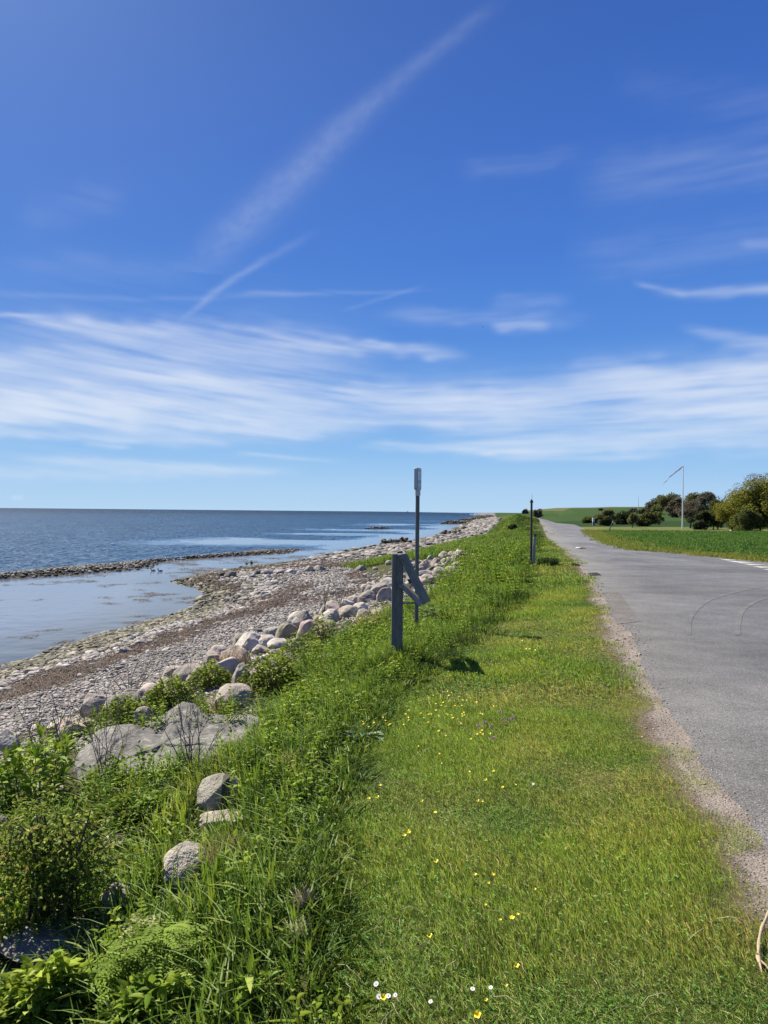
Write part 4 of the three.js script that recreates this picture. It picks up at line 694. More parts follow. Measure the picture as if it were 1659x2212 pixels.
// the tall leafy plant: each large leaf is a part
{
  const leafGeos = []; for (let k = 0; k < 5; k++) { const mb = new MB(), c = mul3([[.3, .4, .04], [.22, .33, .03], [.36, .44, .05], [.16, .27, .025], [.26, .36, .035]][k], 1); mb.leaf(V(0, 0, 0), V(0, .15, 1), V(0, 1, 0), 1, .36, c, mul3(c, .8), .12, .35 + .1 * (k % 3)); leafGeos.push(mb.geo()); }
  const plant = (u, v, w, h, stems, leaves, size, label) => {
    const [x, y, z, k] = standing(u, v), W = w * k, Hh = h * k, t = thing('leafy_plant', label, 'plant', [x, y, z]), st = new MB(), S = [];
    for (let i = 0; i < stems; i++) { const a = rr(0, 6.283), r = Math.sqrt(rnd()) * .5 * W, b = V(Math.cos(a) * r * .6, 0, Math.sin(a) * r * .6), tip = V(Math.cos(a) * r, Hh * rr(.62, 1) * (1 - .3 * (2 * r / W)), Math.sin(a) * r * .9); st.tube([b, b.clone().lerp(tip, .5), tip], [.005, .004, .002], 4, [.10, .15, .04]); S.push([b, tip]); }
    part('stems', st.geo(), M.twig, t);
    for (let i = 0; i < leaves; i++) { const [b, tip] = S[i % stems], q = 1 - Math.pow(rnd(), 1.4) * .8, p = b.clone().lerp(tip, q), m = part('leaf', leafGeos[i % 5], M.leaf, t), sz = size * rr(.55, 1.15) * (1 - .3 * q); m.position.copy(p); m.rotation.set(rr(-.9, .25) - (q > .9 ? .6 : 0), rr(0, 6.283), rr(-.3, .3), 'YXZ'); m.scale.setScalar(sz); }
  };
  plant(78, 1742, 165, 190, 26, 290, .17, 'tall bright plant with large pointed leaves at the left edge');
  plant(545, 2160, 60, 90, 7, 46, .1, 'small broad-leaved plant standing in the tall grass near the bottom');
}
// bramble: arching dark stems with small leaves
{
  const [x, y, z, k] = standing(104, 2000), t = thing('bramble_bush', 'dark bramble with arching stems and small leaves over the shaded flat boulder', 'bush', [x, y, z]), st = new MB(), fo = new MB(), W = 232 * k, Hh = 265 * k;
  const addStem = (pts, r) => { const cv = new THREE.CatmullRomCurve3(pts), P = cv.getPoints(10); st.tube(P, P.map((_, i) => r * (1 - .75 * i / 10)), 5, [.045, .035, .03], [.09, .06, .045]); return cv; };
  addStem([V(.1, .0, 0), V(.13, Hh * .5, .02), V(.2, Hh * .98, 0)], .012); 
  const cvs = []; for (let i = 0; i < 30; i++) { const a = rr(0, 6.283), r = rr(.3, .62) * W, x1 = Math.cos(a) * r, z1 = Math.sin(a) * r * .55; cvs.push(addStem([V(rr(-.1, .15), 0, rr(-.1, .1)), V(x1 * .4, Hh * rr(.55, .95), z1 * .4), V(x1 * .8, Hh * rr(.45, 1.0), z1 * .8), V(x1 * 1.05, Hh * rr(.2, .9), z1 * 1.05)], rr(.003, .006))); }
  for (const [dx, dy] of [[1.0, .95], [1.15, .75], [.95, .45], [.75, 1.05]]) addStem([V(.1, Hh * .3, 0), V(W * dx * .4, Hh * (.3 + dy * .35), .05), V(W * dx, Hh * dy, .1)], .0045);
  for (let i = 0; i < 3600; i++) { const cv = pick(cvs), q = .25 + .75 * rnd(), p = i % 3 ? cv.getPoint(q).add(V(rr(-.12, .12), rr(-.16, .07), rr(-.12, .12))) : V(rr(-.5, .5) * W, Hh * rr(.08, .62), rr(-.3, .3) * W), c = mul3(rnd() < .06 ? [.28, .2, .05] : pick(DK), rr(.8, 1.5)); fo.leaf(p, V(rr(-1, 1), rr(-.5, .9), rr(-1, 1)), V(rr(-.6, .6), 1, rr(-.6, .6)), rr(.018, .036), rr(.012, .02), c, c, .2, .2); }
  part('stems', st.geo(), M.twig, t); tag(part('foliage', fo.geo(), M.leaf, t), null, null, null, 'stuff');
}
// ferny plant with cream flower heads
{
  const [x, y, z, k] = standing(335, 2140), t = thing('ferny_plant', 'green feathery-leaved plant with cream flower heads beside the bramble', 'plant', [x, y, z]), fo = new MB(), st = new MB(), fl = new MB(), W = 190 * k, Hh = 165 * k;
  for (let i = 0; i < 120; i++) {
    const a = rr(0, 6.283), r = Math.sqrt(rnd()) * .5 * W, y0 = Hh * (1 - .7 * Math.pow(2 * r / W, 2)) * rr(.45, 1), p0 = V(Math.cos(a) * r * .8, y0, Math.sin(a) * r * .7), d = V(Math.cos(a) + rr(-.6, .6), rr(0, .5), Math.sin(a) + rr(-.6, .6)).normalize(), L = rr(.13, .21), S = V(-d.z, 0, d.x).normalize(), c = mul3([.19, .28, .03], rr(.7, 1.3));
    st.tube([V(p0.x * .3, 0, p0.z * .3), V(p0.x * .8, y0 * .6, p0.z * .8), p0], [.004, .003, .002], 3, [.08, .1, .04]);
    for (let j = 0; j < 9; j++) { const q = p0.clone().addScaledVector(d, L * j / 9); q.y -= .03 * Math.pow(j / 9, 2); for (const s of [-1, 1]) fo.leaf(q, d.clone().multiplyScalar(.7).addScaledVector(S, s), V(0, 1, 0), .045 * (1 - j / 12), .011, mul3(c, rr(.85, 1.2)), c, .1, .2); }
  }
  for (const [dx, dy, dz] of [[-.28, .92, .1], [-.2, 1.0, .05], [-.34, .72, .15], [-.05, .95, 0]]) for (let i = 0; i < 30; i++) fl.flake(V(dx * W + rr(-.022, .022), dy * Hh + rr(-.02, .025), dz * W + rr(-.02, .02)), V(rr(-1, 1), rr(0, 1), rr(-1, 1)), V(0, 1, 0), .012, .012, [.55, .55, .25]);
  part('stems', st.geo(), M.twig, t); tag(part('foliage', fo.geo(), M.leaf, t), null, null, null, 'stuff'); tag(part('flower_heads', fl.geo(), M.leaf, t), null, null, null, 'stuff');
}
// bare twiggy shrubs
function twigs(u, v, w, h, n, r, label, o = {}) {
  const [x, y, z, k] = standing(u, v), W = w * k, Hh = h * k, t = thing('bare_shrub', label, 'shrub', [x, y, z]), mb = new MB(), C0 = o.c ?? [.075, .06, .05], C1 = o.c1 ?? [.19, .155, .125];
  const grow = (p, d, L, rad, lv) => { const P = [p]; let q = p.clone(), dd = d.clone(); const m = 5; for (let i = 0; i < m; i++) { dd.add(V(rr(-.22, .22), rr(-.08, .16), rr(-.22, .22))).normalize(); q = q.clone().addScaledVector(dd, L / m); P.push(q); if (lv > 0 && i > 0 && rnd() < .8) { const b = dd.clone().add(V(rr(-.9, .9), rr(.0, .5), rr(-.7, .7))).normalize(); grow(q, b, L * rr(.3, .55), rad * .5, lv - 1); } } mb.tube(P, P.map((_, i) => Math.max(rad * (1 - .75 * i / m), .0011)), 4, C0, C1); };
  for (let i = 0; i < n; i++) { const a = rr(0, 6.283), s = rr(.1, 1) * .5 * W; grow(V(rr(-.05, .05), 0, rr(-.05, .05)), V(Math.cos(a) * s, Hh * .85, Math.sin(a) * s * .6).normalize(), Hh * rr(.75, 1.0), r, o.levels ?? 2); }
  part('twigs', mb.geo(), M.twig, t); return t;
}
twigs(412, 1680, 230, 190, 9, .0055, 'bare dark twiggy shrub in front of the big hump-backed boulder');
twigs(225, 1712, 160, 180, 7, .005, 'bare dark twiggy shrub in front of the largest flat slab');
twigs(285, 1504, 140, 112, 8, .0055, 'thin bare twigs on the shingle edge above the small bright green bush', { levels: 1 });
twigs(105, 1680, 220, 165, 11, .007, 'dark bare stems rising behind the tall bright leafy plant', { levels: 1 });
twigs(738, 1318, 46, 100, 12, .007, 'pale dead upright stems above the boulder row left of the info post', { levels: 0, c: [.28, .25, .22], c1: [.4, .36, .3] });
twigs(700, 1330, 60, 100, 5, .007, 'few dark leafy stems standing over the boulder row', { levels: 1, c: [.09, .1, .05], c1: [.12, .17, .05] });
twigs(1030, 1166, 6, 28, 2, .03, 'thin dead stem standing on the far beach', { levels: 1 });
// dry tufts
function tuft(u, v, w, h, n, label, cols = [GREEN.dry, GREEN.straw]) { const [x, y, z, k] = standing(u, v), mb = new MB(), W = w * k, Hh = h * k; for (let i = 0; i < n; i++) { const a = rr(0, 6.283), r = W * .5 * Math.sqrt(rnd()); mb.blade(Math.cos(a) * r, 0, Math.sin(a) * r, Hh * rr(.4, 1.1), .005 * Math.max(1, k / .0035), Hh * rr(.1, .8), rr(0, 6.283), mul3(pick(cols), rr(.6, 1)), mul3(pick(cols), rr(.8, 1.15)), 4); } const m = new THREE.Mesh(mb.geo(), M.grass); m.name = numbered('dry_grass_tuft'); m.position.set(x, y, z); m.castShadow = m.receiveShadow = true; scene.add(m); tag(m, label, 'grass tuft'); }
tuft(495, 1880, 90, 88, 420, 'brownish dry grass tuft beside the large pale boulder in the tall grass', [GREEN.dry, [.3, .24, .1], [.2, .22, .06]]);
tuft(432, 1822, 70, 44, 260, 'small brown dry grass tuft in front of the pale small stone', [GREEN.dry, [.3, .22, .12]]);
tuft(655, 1678, 80, 70, 360, 'straw-coloured dry grass tuft at the edge of the mown verge');
tuft(655, 1960, 30, 60, 160, 'upper pale dead grass tuft at the edge of the mown verge', [GREEN.straw, [.5, .47, .38]]);
tuft(646, 2022, 34, 52, 160, 'lower pale dead grass tuft at the edge of the mown verge', [GREEN.straw, [.5, .47, .38]]);
tuft(505, 1446, 66, 52, 260, 'straw-coloured dry grass hanging over the big pink boulder');
tuft(800, 1362, 60, 56, 260, 'pale dry grass tuft just left of the info post');
tuft(487, 1540, 70, 40, 200, 'dry grass lying on the pale pinkish boulder');
tuft(920, 1446, 40, 22, 120, 'dry straw patch at the foot of the bank right of the info post');
// thistle-like rosette
{ const [x, y, z] = standing(785, 1598), mb = new MB(); for (let i = 0; i < 46; i++) { const a = rr(0, 6.283), r = rr(0, .13), c = mul3(rnd() < .25 ? [.26, .32, .2] : [.11, .19, .06], rr(.8, 1.2)); mb.leaf(V(Math.cos(a) * r, rr(.02, .07), Math.sin(a) * r), V(Math.cos(a), rr(.1, .8), Math.sin(a)), V(0, 1, 0), rr(.05, .11), rr(.03, .05), c, c, .25, .3); } const m = new THREE.Mesh(mb.geo(), M.leaf); m.name = 'leaf_rosette'; m.position.set(x, y, z); scene.add(tag(shade(m), 'silvery-backed leafy rosette at the edge of the mown verge', 'plant')); }
{ const [x, y, z] = standing(935, 1345), mb = new MB(); for (let i = 0; i < 60; i++) { const a = rr(0, 6.283), r = rr(0, .3), c = mul3([.13, .2, .08], rr(.8, 1.3)); mb.leaf(V(Math.cos(a) * r, rr(.05, .3), Math.sin(a) * r), V(Math.cos(a), rr(.1, .8), Math.sin(a)), V(0, 1, 0), rr(.08, .2), rr(.04, .08), c, c, .25, .3); } const m = new THREE.Mesh(mb.geo(), M.leaf); m.name = 'leaf_rosette_001'; m.position.set(x, y, z); scene.add(tag(shade(m), 'grey-green leafy plant at the foot of the sign pole', 'plant')); }
tuft(1182, 1222, 44, 22, 900, 'dark green clump added in place of a shadow right of the short grey post', [[.045, .095, .02], [.06, .12, .022]]);  // dark tuft added to imitate the shadow beside the brown pole
{ const mb = new MB(); for (let k = 0; k < 230; k++) { const d = 1.9 + Math.pow(rnd(), 1.3) * 9, s = sec(d), x = rr(s.xs[9], s.xs[10]), a = rr(0, 6.283), L = rr(.04, .13), y = H(x, d) + rr(.02, .045); const p = [0, .35, .7, 1].map((t) => V(x + Math.cos(a) * L * t + rr(-.01, .01), y + .015 * Math.sin(t * 3.1) + rr(0, .008), -d + Math.sin(a) * L * t)); mb.tube(p, [.0011, .0013, .0011, .0006], 3, mul3(GREEN.straw, rr(.5, 1)), mul3(GREEN.straw, rr(.6, 1.1))); } const m = new THREE.Mesh(mb.geo(), M.twig); m.name = 'dead_straw'; scene.add(tag(shade(m), 'dead pale straws lying scattered on the mown grass', 'straw', null, 'stuff')); }
// ---------------------------------------------------------------- flowers
function flowerHead(kind) {
  const mb = new MB(), n = kind === 'daisy' ? 14 : 5;
  if (kind === 'thrift') { for (let i = 0; i < 60; i++) { const d = V(rr(-1, 1), rr(-.3, 1), rr(-1, 1)).normalize(); mb.flake(d.clone().multiplyScalar(.006), d, V(rr(-1, 1), rr(-1, 1), rr(-1, 1)), .009, .006, mul3([.62, .34, .56], rr(.8, 1.15))); } return mb.geo(); }
  for (let i = 0; i < n; i++) { const a = i / n * 6.283 + rr(-.1, .1); if (kind === 'daisy') mb.leaf(V(0, 0, 0), V(Math.cos(a), .15, Math.sin(a)), V(0, 1, 0), .012, .005, [.8, .79, .78], [.75, .74, .6], .05, 0); else mb.leaf(V(0, 0, 0), V(Math.cos(a), .55, Math.sin(a)), V(0, 1, 0), .013, .014, [.9, .74, .01], [.8, .6, .01], .15, -.1); }
  for (let i = 0; i < 14; i++) { const a = rr(0, 6.28), r = rr(0, .0035); mb.flake(V(Math.cos(a) * r, .0015, Math.sin(a) * r), V(rr(-1, 1), .6, rr(-1, 1)), V(0, 1, 0), .003, .003, [.8, .52, .02]); }
  return mb.geo();
}
const petal = { buttercup: std({ vertexColors: true, roughness: .45, side: THREE.DoubleSide }), daisy: std({ vertexColors: true, roughness: .8, side: THREE.DoubleSide }), thrift: std({ vertexColors: true, roughness: .8, side: THREE.DoubleSide }) };
const heads = { buttercup: flowerHead('buttercup'), daisy: flowerHead('daisy'), thrift: flowerHead('thrift') };
const stemGeo = (() => { const mb = new MB(); mb.tube([V(0, 0, 0), V(.05, .5, .02), V(0, 1, 0)], [.0013, .0012, .001], 4, [.1, .18, .04]); return mb.geo(); })();
function flower(kind, u, v, label, group, size = 1) {
  const hgt = (kind === 'thrift' ? .09 : kind === 'daisy' ? .055 : .085), r = ray(u, v); let t = .5; for (; t < 60; t *= 1.004) if (1.6 + r.y * t < H(r.x * t, -r.z * t) + hgt) break;
  const x = r.x * t, d = -r.z * t, f = thing(kind + '_flower', label, 'flower', [x, H(x, d), -d], rr(0, 6.283), group), s = part('stem', stemGeo, M.twig, f); s.scale.set(1, hgt, 1);
  const h = part('petals', heads[kind], petal[kind], f); h.position.y = hgt; h.scale.setScalar(size * rr(.68, 1.0) * Math.max(1, d / 6)); h.rotation.set(rr(.2, .6), -f.rotation.y, rr(-.3, .3), 'YXZ');
}
const zf = (x, y) => [605 + x / 2.4, 1469 + y / 2.4];
const cluster = [[865, 65], [885, 68], [872, 85], [790, 83], [767, 95], [982, 97], [965, 108], [945, 108], [845, 122], [806, 128], [835, 135], [858, 138], [905, 135], [925, 138], [1018, 117], [940, 135], [808, 162], [820, 188], [728, 175], [742, 198], [770, 182], [781, 182], [865, 185], [885, 187], [893, 200], [915, 203], [950, 172], [955, 185], [945, 190], [1035, 177], [1047, 182], [765, 220], [938, 230], [822, 270], [858, 290], [862, 180], [943, 178]];
for (const p of cluster) flower('buttercup', ...zf(...p), 'yellow buttercup in the dense patch at the middle of the mown verge', 'buttercups of the dense patch', 1);
for (const p of [[667, 160], [650, 180], [662, 198], [662, 213], [530, 197], [543, 212], [570, 230], [565, 235], [487, 227], [457, 247], [430, 218], [433, 230], [637, 235]]) flower('buttercup', ...zf(...p), 'yellow buttercup on the left fringe of the dense patch, by the tall grass', 'buttercups beside the tall grass');
for (const p of [[1045, 265], [1035, 275], [1050, 282], [1022, 287], [1087, 282], [988, 308]]) flower('buttercup', ...zf(...p), 'yellow buttercup among the pink flower heads', 'buttercups by the pink flowers');
for (const p of [[1103, 138], [1118, 138]]) flower('buttercup', ...zf(...p), 'one of two yellow buttercups right of the dense patch', 'pair of buttercups right of the patch');
for (const p of [[716, 345], [826, 385], [832, 437], [980, 478], [1107, 476], [1065, 519], [1218, 547], [1155, 563], [519, 553], [503, 607], [460, 618], [734, 630], [1023, 630], [1047, 634], [804, 690], [661, 782], [643, 810], [667, 797]]) flower('buttercup', ...zf(...p), 'scattered yellow buttercup on the verge just nearer than the dense patch', 'buttercups scattered in the middle verge');
for (const [p, l, s] of [[[807, 940], 'single yellow buttercup alone in the middle of the near verge', 1.2], [[1008, 1010], 'left one of two buttercups close together in the near verge', 1], [[1101, 1018], 'right, larger one of two buttercups close together in the near verge', 1.2], [[1083, 1058], 'small buttercup just below the larger one of the pair', .7], [[1320, 1087], 'small buttercup at the right of the near verge', .7], [[1066, 1173], 'tiny buttercup above the thin bent straw', .7], [[1202, 1237], 'left of two touching buttercups right of the bent straw', 1.1], [[1231, 1227], 'right of two touching buttercups right of the bent straw', .9], [[1142, 1247], 'tiny buttercup left of the two touching ones', .6], [[773, 1330], 'buttercup below the bent straw at the left of the near verge', 1.1], [[1223, 1490], 'bright buttercup above right of the white daisies', 1.2], [[1171, 1587], 'small buttercup right of the rightmost daisy', .6], [[537, 1655], 'yellow buttercup among the white daisies at the left', 1.2], [[1067, 1665], 'small buttercup below the pair of daisies at the right', .8], [[1025, 1740], 'largest buttercup at the bottom edge of the picture', 1.5]]) flower('buttercup', ...zf(...p), l, null, s);
for (const p of [[1252, 752], [1275, 797], [1293, 798], [1320, 800]]) flower('buttercup', 605 + p[0] / 2.4, 1071.5 + p[1] / 2.4, 'small far buttercup on the verge beyond the sign shadow', 'far buttercups');
for (const p of [[1145, 172], [1208, 202], [1192, 207], [1158, 222], [1158, 205], [1031, 240], [1062, 226], [1097, 243], [1102, 303]]) flower('thrift', ...zf(...p), 'round pink flower head beside the yellow buttercup patch', 'pink flower heads', 1.15);
for (const [p, l] of [[[498, 1585], 'topmost white daisy of the group at the bottom left of the verge'], [[513, 1642], 'white daisy left of the buttercup in the daisy group'], [[560, 1645], 'white daisy just right of the buttercup in the daisy group'], [[597, 1640], 'rightmost white daisy of the left daisy group'], [[780, 1677], 'single white daisy standing alone between the two daisy groups'], [[998, 1603], 'left white daisy of the pair near the bottom right'], [[1092, 1597], 'right white daisy of the pair near the bottom right'], [[1312, 540], 'tiny far white daisy on the right of the verge']]) flower('daisy', ...zf(...p), l, null, .95);
// ---------------------------------------------------------------- posts and signs
const boxGeo = (w, h, d, b = .004) => { const s = new THREE.Shape(); s.moveTo(-w / 2 + b, -h / 2 + b); s.lineTo(w / 2 - b, -h / 2 + b); s.lineTo(w / 2 - b, h / 2 - b); s.lineTo(-w / 2 + b, h / 2 - b); s.closePath(); const g = new THREE.ExtrudeGeometry(s, { depth: d - 2 * b, bevelEnabled: true, bevelThickness: b, bevelSize: b, bevelSegments: 2 }); g.translate(0, 0, -d / 2 + b); const c = new Float32Array(g.attributes.position.count * 3).fill(1); g.setAttribute('color', new THREE.BufferAttribute(c, 3)); return g; };
const paintAll = (g, c) => { const n = g.attributes.position.count, a = new Float32Array(n * 3); for (let i = 0; i < n; i++) a.set(c, i * 3); g.setAttribute('color', new THREE.BufferAttribute(a, 3)); return g; };
const atDepth = (u, v, d) => { const r = ray(u, v), t = d / -r.z; return [r.x * t, 1.6 + r.y * t]; };
const GREYWOOD = [.25, .245, .225];
{ // info post with its sloping board, seen from the side
  const d = 8.4, [x0] = atDepth(858, 1300, d), y0 = H(x0, d), t = thing('info_post', 'grey weathered wooden post with sloping display board in the tall grass', 'information stand', [x0, y0 - .05, -d]);
  const P = (u, v) => { const [x, y] = atDepth(u, v, d); return [x - x0, y - y0 + .05]; };
  const top = P(858, 1196)[1], post = boxGeo(.128, top, .128, .008); post.translate(0, top / 2, 0); { const uv = post.attributes.uv, p = post.attributes.position; for (let i = 0; i < p.count; i++) uv.setXY(i, (p.getX(i) + p.getZ(i)) * 2.2, p.getY(i) * .5); } part('post', paintAll(post, GREYWOOD), M.wood, t);
  const plank = (name, q, z0, z1, c) => { // a board whose side is the quad q, reaching from z0 back to z1
    const s = new THREE.Shape(); q.forEach((w, i) => { const [x, y] = P(...w); i ? s.lineTo(x, y) : s.moveTo(x, y); }); s.closePath();
    const g = new THREE.ExtrudeGeometry(s, { depth: z0 - z1, bevelEnabled: true, bevelThickness: .003, bevelSize: .002, bevelSegments: 1 }); g.translate(0, 0, z1);
    const uv = g.attributes.uv, p = g.attributes.position; for (let i = 0; i < p.count; i++) uv.setXY(i, (p.getX(i) * .9 + p.getY(i) * .45 + p.getZ(i)) * 2.2, (p.getY(i) * .9 - p.getX(i) * .45) * .5); return part(name, paintAll(g, c), M.wood, t);
  };
  plank('side_plank', [[859.5, 1197.5], [877.5, 1194], [928.5, 1294.5], [912, 1304.5]], .115, .075, [.30, .31, .31]);
  plank('display_panel', [[872, 1196.5], [876, 1195.5], [926.5, 1295], [922.5, 1297.5]], .074, -.52, [.24, .23, .2]);
  plank('side_plank', [[859.5, 1197.5], [877.5, 1194], [928.5, 1294.5], [912, 1304.5]], -.522, -.56, GREYWOOD);
  plank('lower_shelf', [[862, 1262], [866.5, 1259.5], [911, 1300.5], [908, 1305]], .11, -.5, [.24, .21, .18]);
  plank('shelf_edge', [[861, 1262.5], [868, 1258], [912, 1299], [905, 1307.5]], .118, .111, [.36, .37, .37]);
  plank('cross_board', [[880, 1252], [886, 1250.5], [890, 1258], [884, 1260]], .05, -.5, [.22, .21, .19]);
  for (const [u, v] of [[866, 1203], [917, 1296]]) { const q = P(u, v), bg = new THREE.CylinderGeometry(.009, .009, .012, 10); bg.rotateX(Math.PI / 2); bg.translate(q[0] + .01, q[1], .121); part('bolt', bg, M.metal, t); }
  const rod = new MB(), a = P(870, 1302), b = P(900, 1301.5); rod.tube([V(a[0], a[1], .04), V(b[0], b[1], .04)], [.009, .009], 8, [1, 1, 1]); part('metal_rod', rod.geo(), M.metal, t);
}
{ // bus stop sign on a round pole
  const d = 11.2, [x0] = atDepth(900, 1300, d), y0 = H(x0, d), t = thing('bus_stop_sign', 'slim grey pole with small framed timetable sign on top behind the info post', 'sign', [x0, y0 - .05, -d]);
  const Y = (v) => atDepth(900, v, d)[1] - y0 + .05, mb = new MB(); mb.tube([V(0, 0, 0), V(0, Y(1071), 0)], [.031, .031], 18, [1, 1, 1]); part('pole', mb.geo(), M.darkMetal, t);
  const c = new MB(); c.tube([V(0, Y(1071), 0), V(0, Y(1069.5), 0), V(0, Y(1060), 0), V(0, Y(1057.5), 0)], [.038, .042, .042, .05], 18, [1, 1, 1]); part('collar', c.geo(), std({ color: col([.46, .47, .46]), roughness: .6, metalness: .2 }), t);
  const h = Y(1011.5) - Y(1057.5), w = .23, g = new THREE.Group(); g.name = 'sign_box'; g.position.y = (Y(1011.5) + Y(1057.5)) / 2; g.rotation.y = 1.24; t.add(g);
  const s = new THREE.Shape(), r = .03, W = w / 2, Hh = h / 2; s.moveTo(-W + r, -Hh); s.lineTo(W - r, -Hh); s.quadraticCurveTo(W, -Hh, W, -Hh + r); s.lineTo(W, Hh - r); s.quadraticCurveTo(W, Hh, W - r, Hh); s.lineTo(-W + r, Hh); s.quadraticCurveTo(-W, Hh, -W, Hh - r); s.lineTo(-W, -Hh + r); s.quadraticCurveTo(-W, -Hh, -W + r, -Hh);
  const bg = new THREE.ExtrudeGeometry(s, { depth: .034, bevelEnabled: true, bevelThickness: .006, bevelSize: .004, bevelSegments: 3, curveSegments: 8 }); bg.translate(0, 0, -.017); part('frame', bg, std({ color: col([.34, .355, .38]), roughness: .42, metalness: .35 }), g);
  const cv = document.createElement('canvas'); cv.width = 128; cv.height = 192; const x = cv.getContext('2d'); x.fillStyle = '#8fa3b5'; x.fillRect(0, 0, 128, 192); x.fillStyle = '#c3cbd6'; x.fillRect(8, 20, 112, 88); x.fillStyle = '#5d6f8f'; x.fillRect(62, 38, 34, 8); x.fillRect(56, 52, 8, 34); x.fillRect(70, 54, 26, 6); x.fillRect(70, 70, 22, 6); x.fillRect(74, 84, 18, 5); x.fillStyle = '#7890a6'; x.fillRect(8, 116, 112, 26); x.fillStyle = '#a4b6c3'; x.fillRect(8, 146, 112, 34);
  const tx = new THREE.CanvasTexture(cv); tx.colorSpace = THREE.SRGBColorSpace; const pg = new THREE.PlaneGeometry(w - .05, h - .05); pg.translate(0, 0, .0265); part('timetable', pg, std({ map: tx, roughness: .35 }), g); const pg2 = pg.clone(); pg2.rotateY(Math.PI); part('timetable', pg2, std({ map: tx, roughness: .35 }), g);
}
{ // brown pole with two plates seen edge on, and the short grey post beside it
  const p = place(1147, 1222), x0 = p.x, d = p.d, y0 = H(x0, d), t = thing('road_sign_pole', 'thin dark brown pole beside the road with its sign plates seen edge on', 'sign', [x0, y0, -d], Math.atan2(-x0, d)), k = (v) => atDepth(1147, v, d)[1] - y0, mb = new MB();
  mb.tube([V(0, -.1, 0), V(0, k(1084), 0)], [.036, .034], 12, [1, 1, 1]); part('pole', mb.geo(), std({ color: col([.085, .06, .052]), roughness: .7, map: T.rust }), t);
  const cap = new MB(); cap.tube([V(0, k(1086), 0), V(0, k(1083.5), 0), V(0, k(1079), 0)], [.052, .055, .02], 12, [1, 1, 1]); cap.tube([V(.005, k(1079), 0), V(.02, k(1067), 0)], [.006, .003], 5, [1, 1, 1]); part('cap', cap.geo(), std({ color: col([.07, .055, .05]), roughness: .7 }), t);
  const b1 = boxGeo(.018, .26, .62, .003); b1.translate(0, k(1084) - .22, -.30); part('sign_plate', b1, M.darkMetal, t);
  const b2 = boxGeo(.02, .42, .6, .003); b2.translate(0, .72, -.36); part('sign_plate', b2, M.darkMetal, t);
  const q = place(1152.8, 1220), h = atDepth(1152.8, 1154, q.d)[1] - H(q.x, q.d), post = thing('short_post', 'short grey post with pale sunlit side just right of the brown pole', 'post', [q.x, H(q.x, q.d), -q.d]); const pb = new MB(); pb.tube([V(0, -.1, 0), V(.01, h * .5, 0), V(.03, h * .93, 0)], [.05, .048, .045], 10, [1, 1, 1]); part('post', pb.geo(), std({ color: col([.40, .43, .41]), map: T.rust, roughness: .8 }), post); const pc = new MB(); pc.tube([V(.03, h * .93, 0), V(.035, h, 0)], [.052, .05], 10, [1, 1, 1]); part('cap', pc.geo(), std({ color: col([.06, .06, .06]) }), post);
}
// ---------------------------------------------------------------- on the road
function sheet(name, pts, lift, mat, color, n = 10) { // a quad laid on the road surface
  const mb = new MB(); for (let j = 0; j <= n; j++) for (let i = 0; i <= n; i++) { const a = i / n, b = j / n, x = lerp(lerp(pts[0].x, pts[1].x, a), lerp(pts[3].x, pts[2].x, a), b), d = lerp(lerp(pts[0].d, pts[1].d, a), lerp(pts[3].d, pts[2].d, a), b); mb.v(x, H(x, d) + lift, -d, 0, 1, 0, mul3(color, .88 + .24 * fbm2(x * 3, d * 3, 3)), x / 1.6, d / 1.6); }
  for (let j = 0; j < n; j++) for (let i = 0; i < n; i++) { const k = j * (n + 1) + i; mb.tri(k, k + 1, k + n + 2); mb.tri(k, k + n + 2, k + n + 1); }
  return mb.geo();
}
part('painted_sign_shadow', sheet('q', [[1268, 1238], [1290, 1237], [1300, 1243], [1276, 1244]].map((p) => place(...p)), .006, M.asphalt, [.05, .05, .05], 4), M.asphalt, road, 'small dark sheet painted as the sign shadow at the road edge');  // dark sheet painted in for the cast shadow of the sign plate
part('asphalt_patch', sheet('p', [[1300, 1278], [1336, 1278], [1384, 1343], [1332, 1349]].map((p) => place(...p)), .005, M.asphalt, [.285, .262, .24]), M.asphalt, road, 'paler rectangular repair patch at the road edge');
for (const pts of [[[1487, 1372], [1489, 1340], [1500, 1322], [1530, 1298], [1570, 1284], [1640, 1269], [1700, 1262]], [[1592, 1372], [1595, 1342], [1606, 1317], [1640, 1297], [1700, 1282]]]) {
  const cv = new THREE.CatmullRomCurve3(pts.map((p) => { const q = place(...p); return V(q.x, 0, q.d); })), P = cv.getPoints(60), mb = new MB();
  P.forEach((p, i) => { const a = P[Math.max(0, i - 1)], b = P[Math.min(60, i + 1)], l = Math.hypot(b.x - a.x, b.z - a.z), nx = -(b.z - a.z) / l * .04, nz = (b.x - a.x) / l * .04, c = g3(.243 + .06 * noise2(i * .6, 3)); for (const s of [-1, 1]) mb.v(p.x + nx * s, H(p.x, p.z) + .004, -(p.z + nz * s), 0, 1, 0, c, (p.x + nx * s) / 1.6, p.z / 1.6); if (i) { const k = i * 2; mb.tri(k - 2, k - 1, k + 1); mb.tri(k - 2, k + 1, k); } });
  part('tyre_mark', mb.geo(), M.asphalt, road);
}
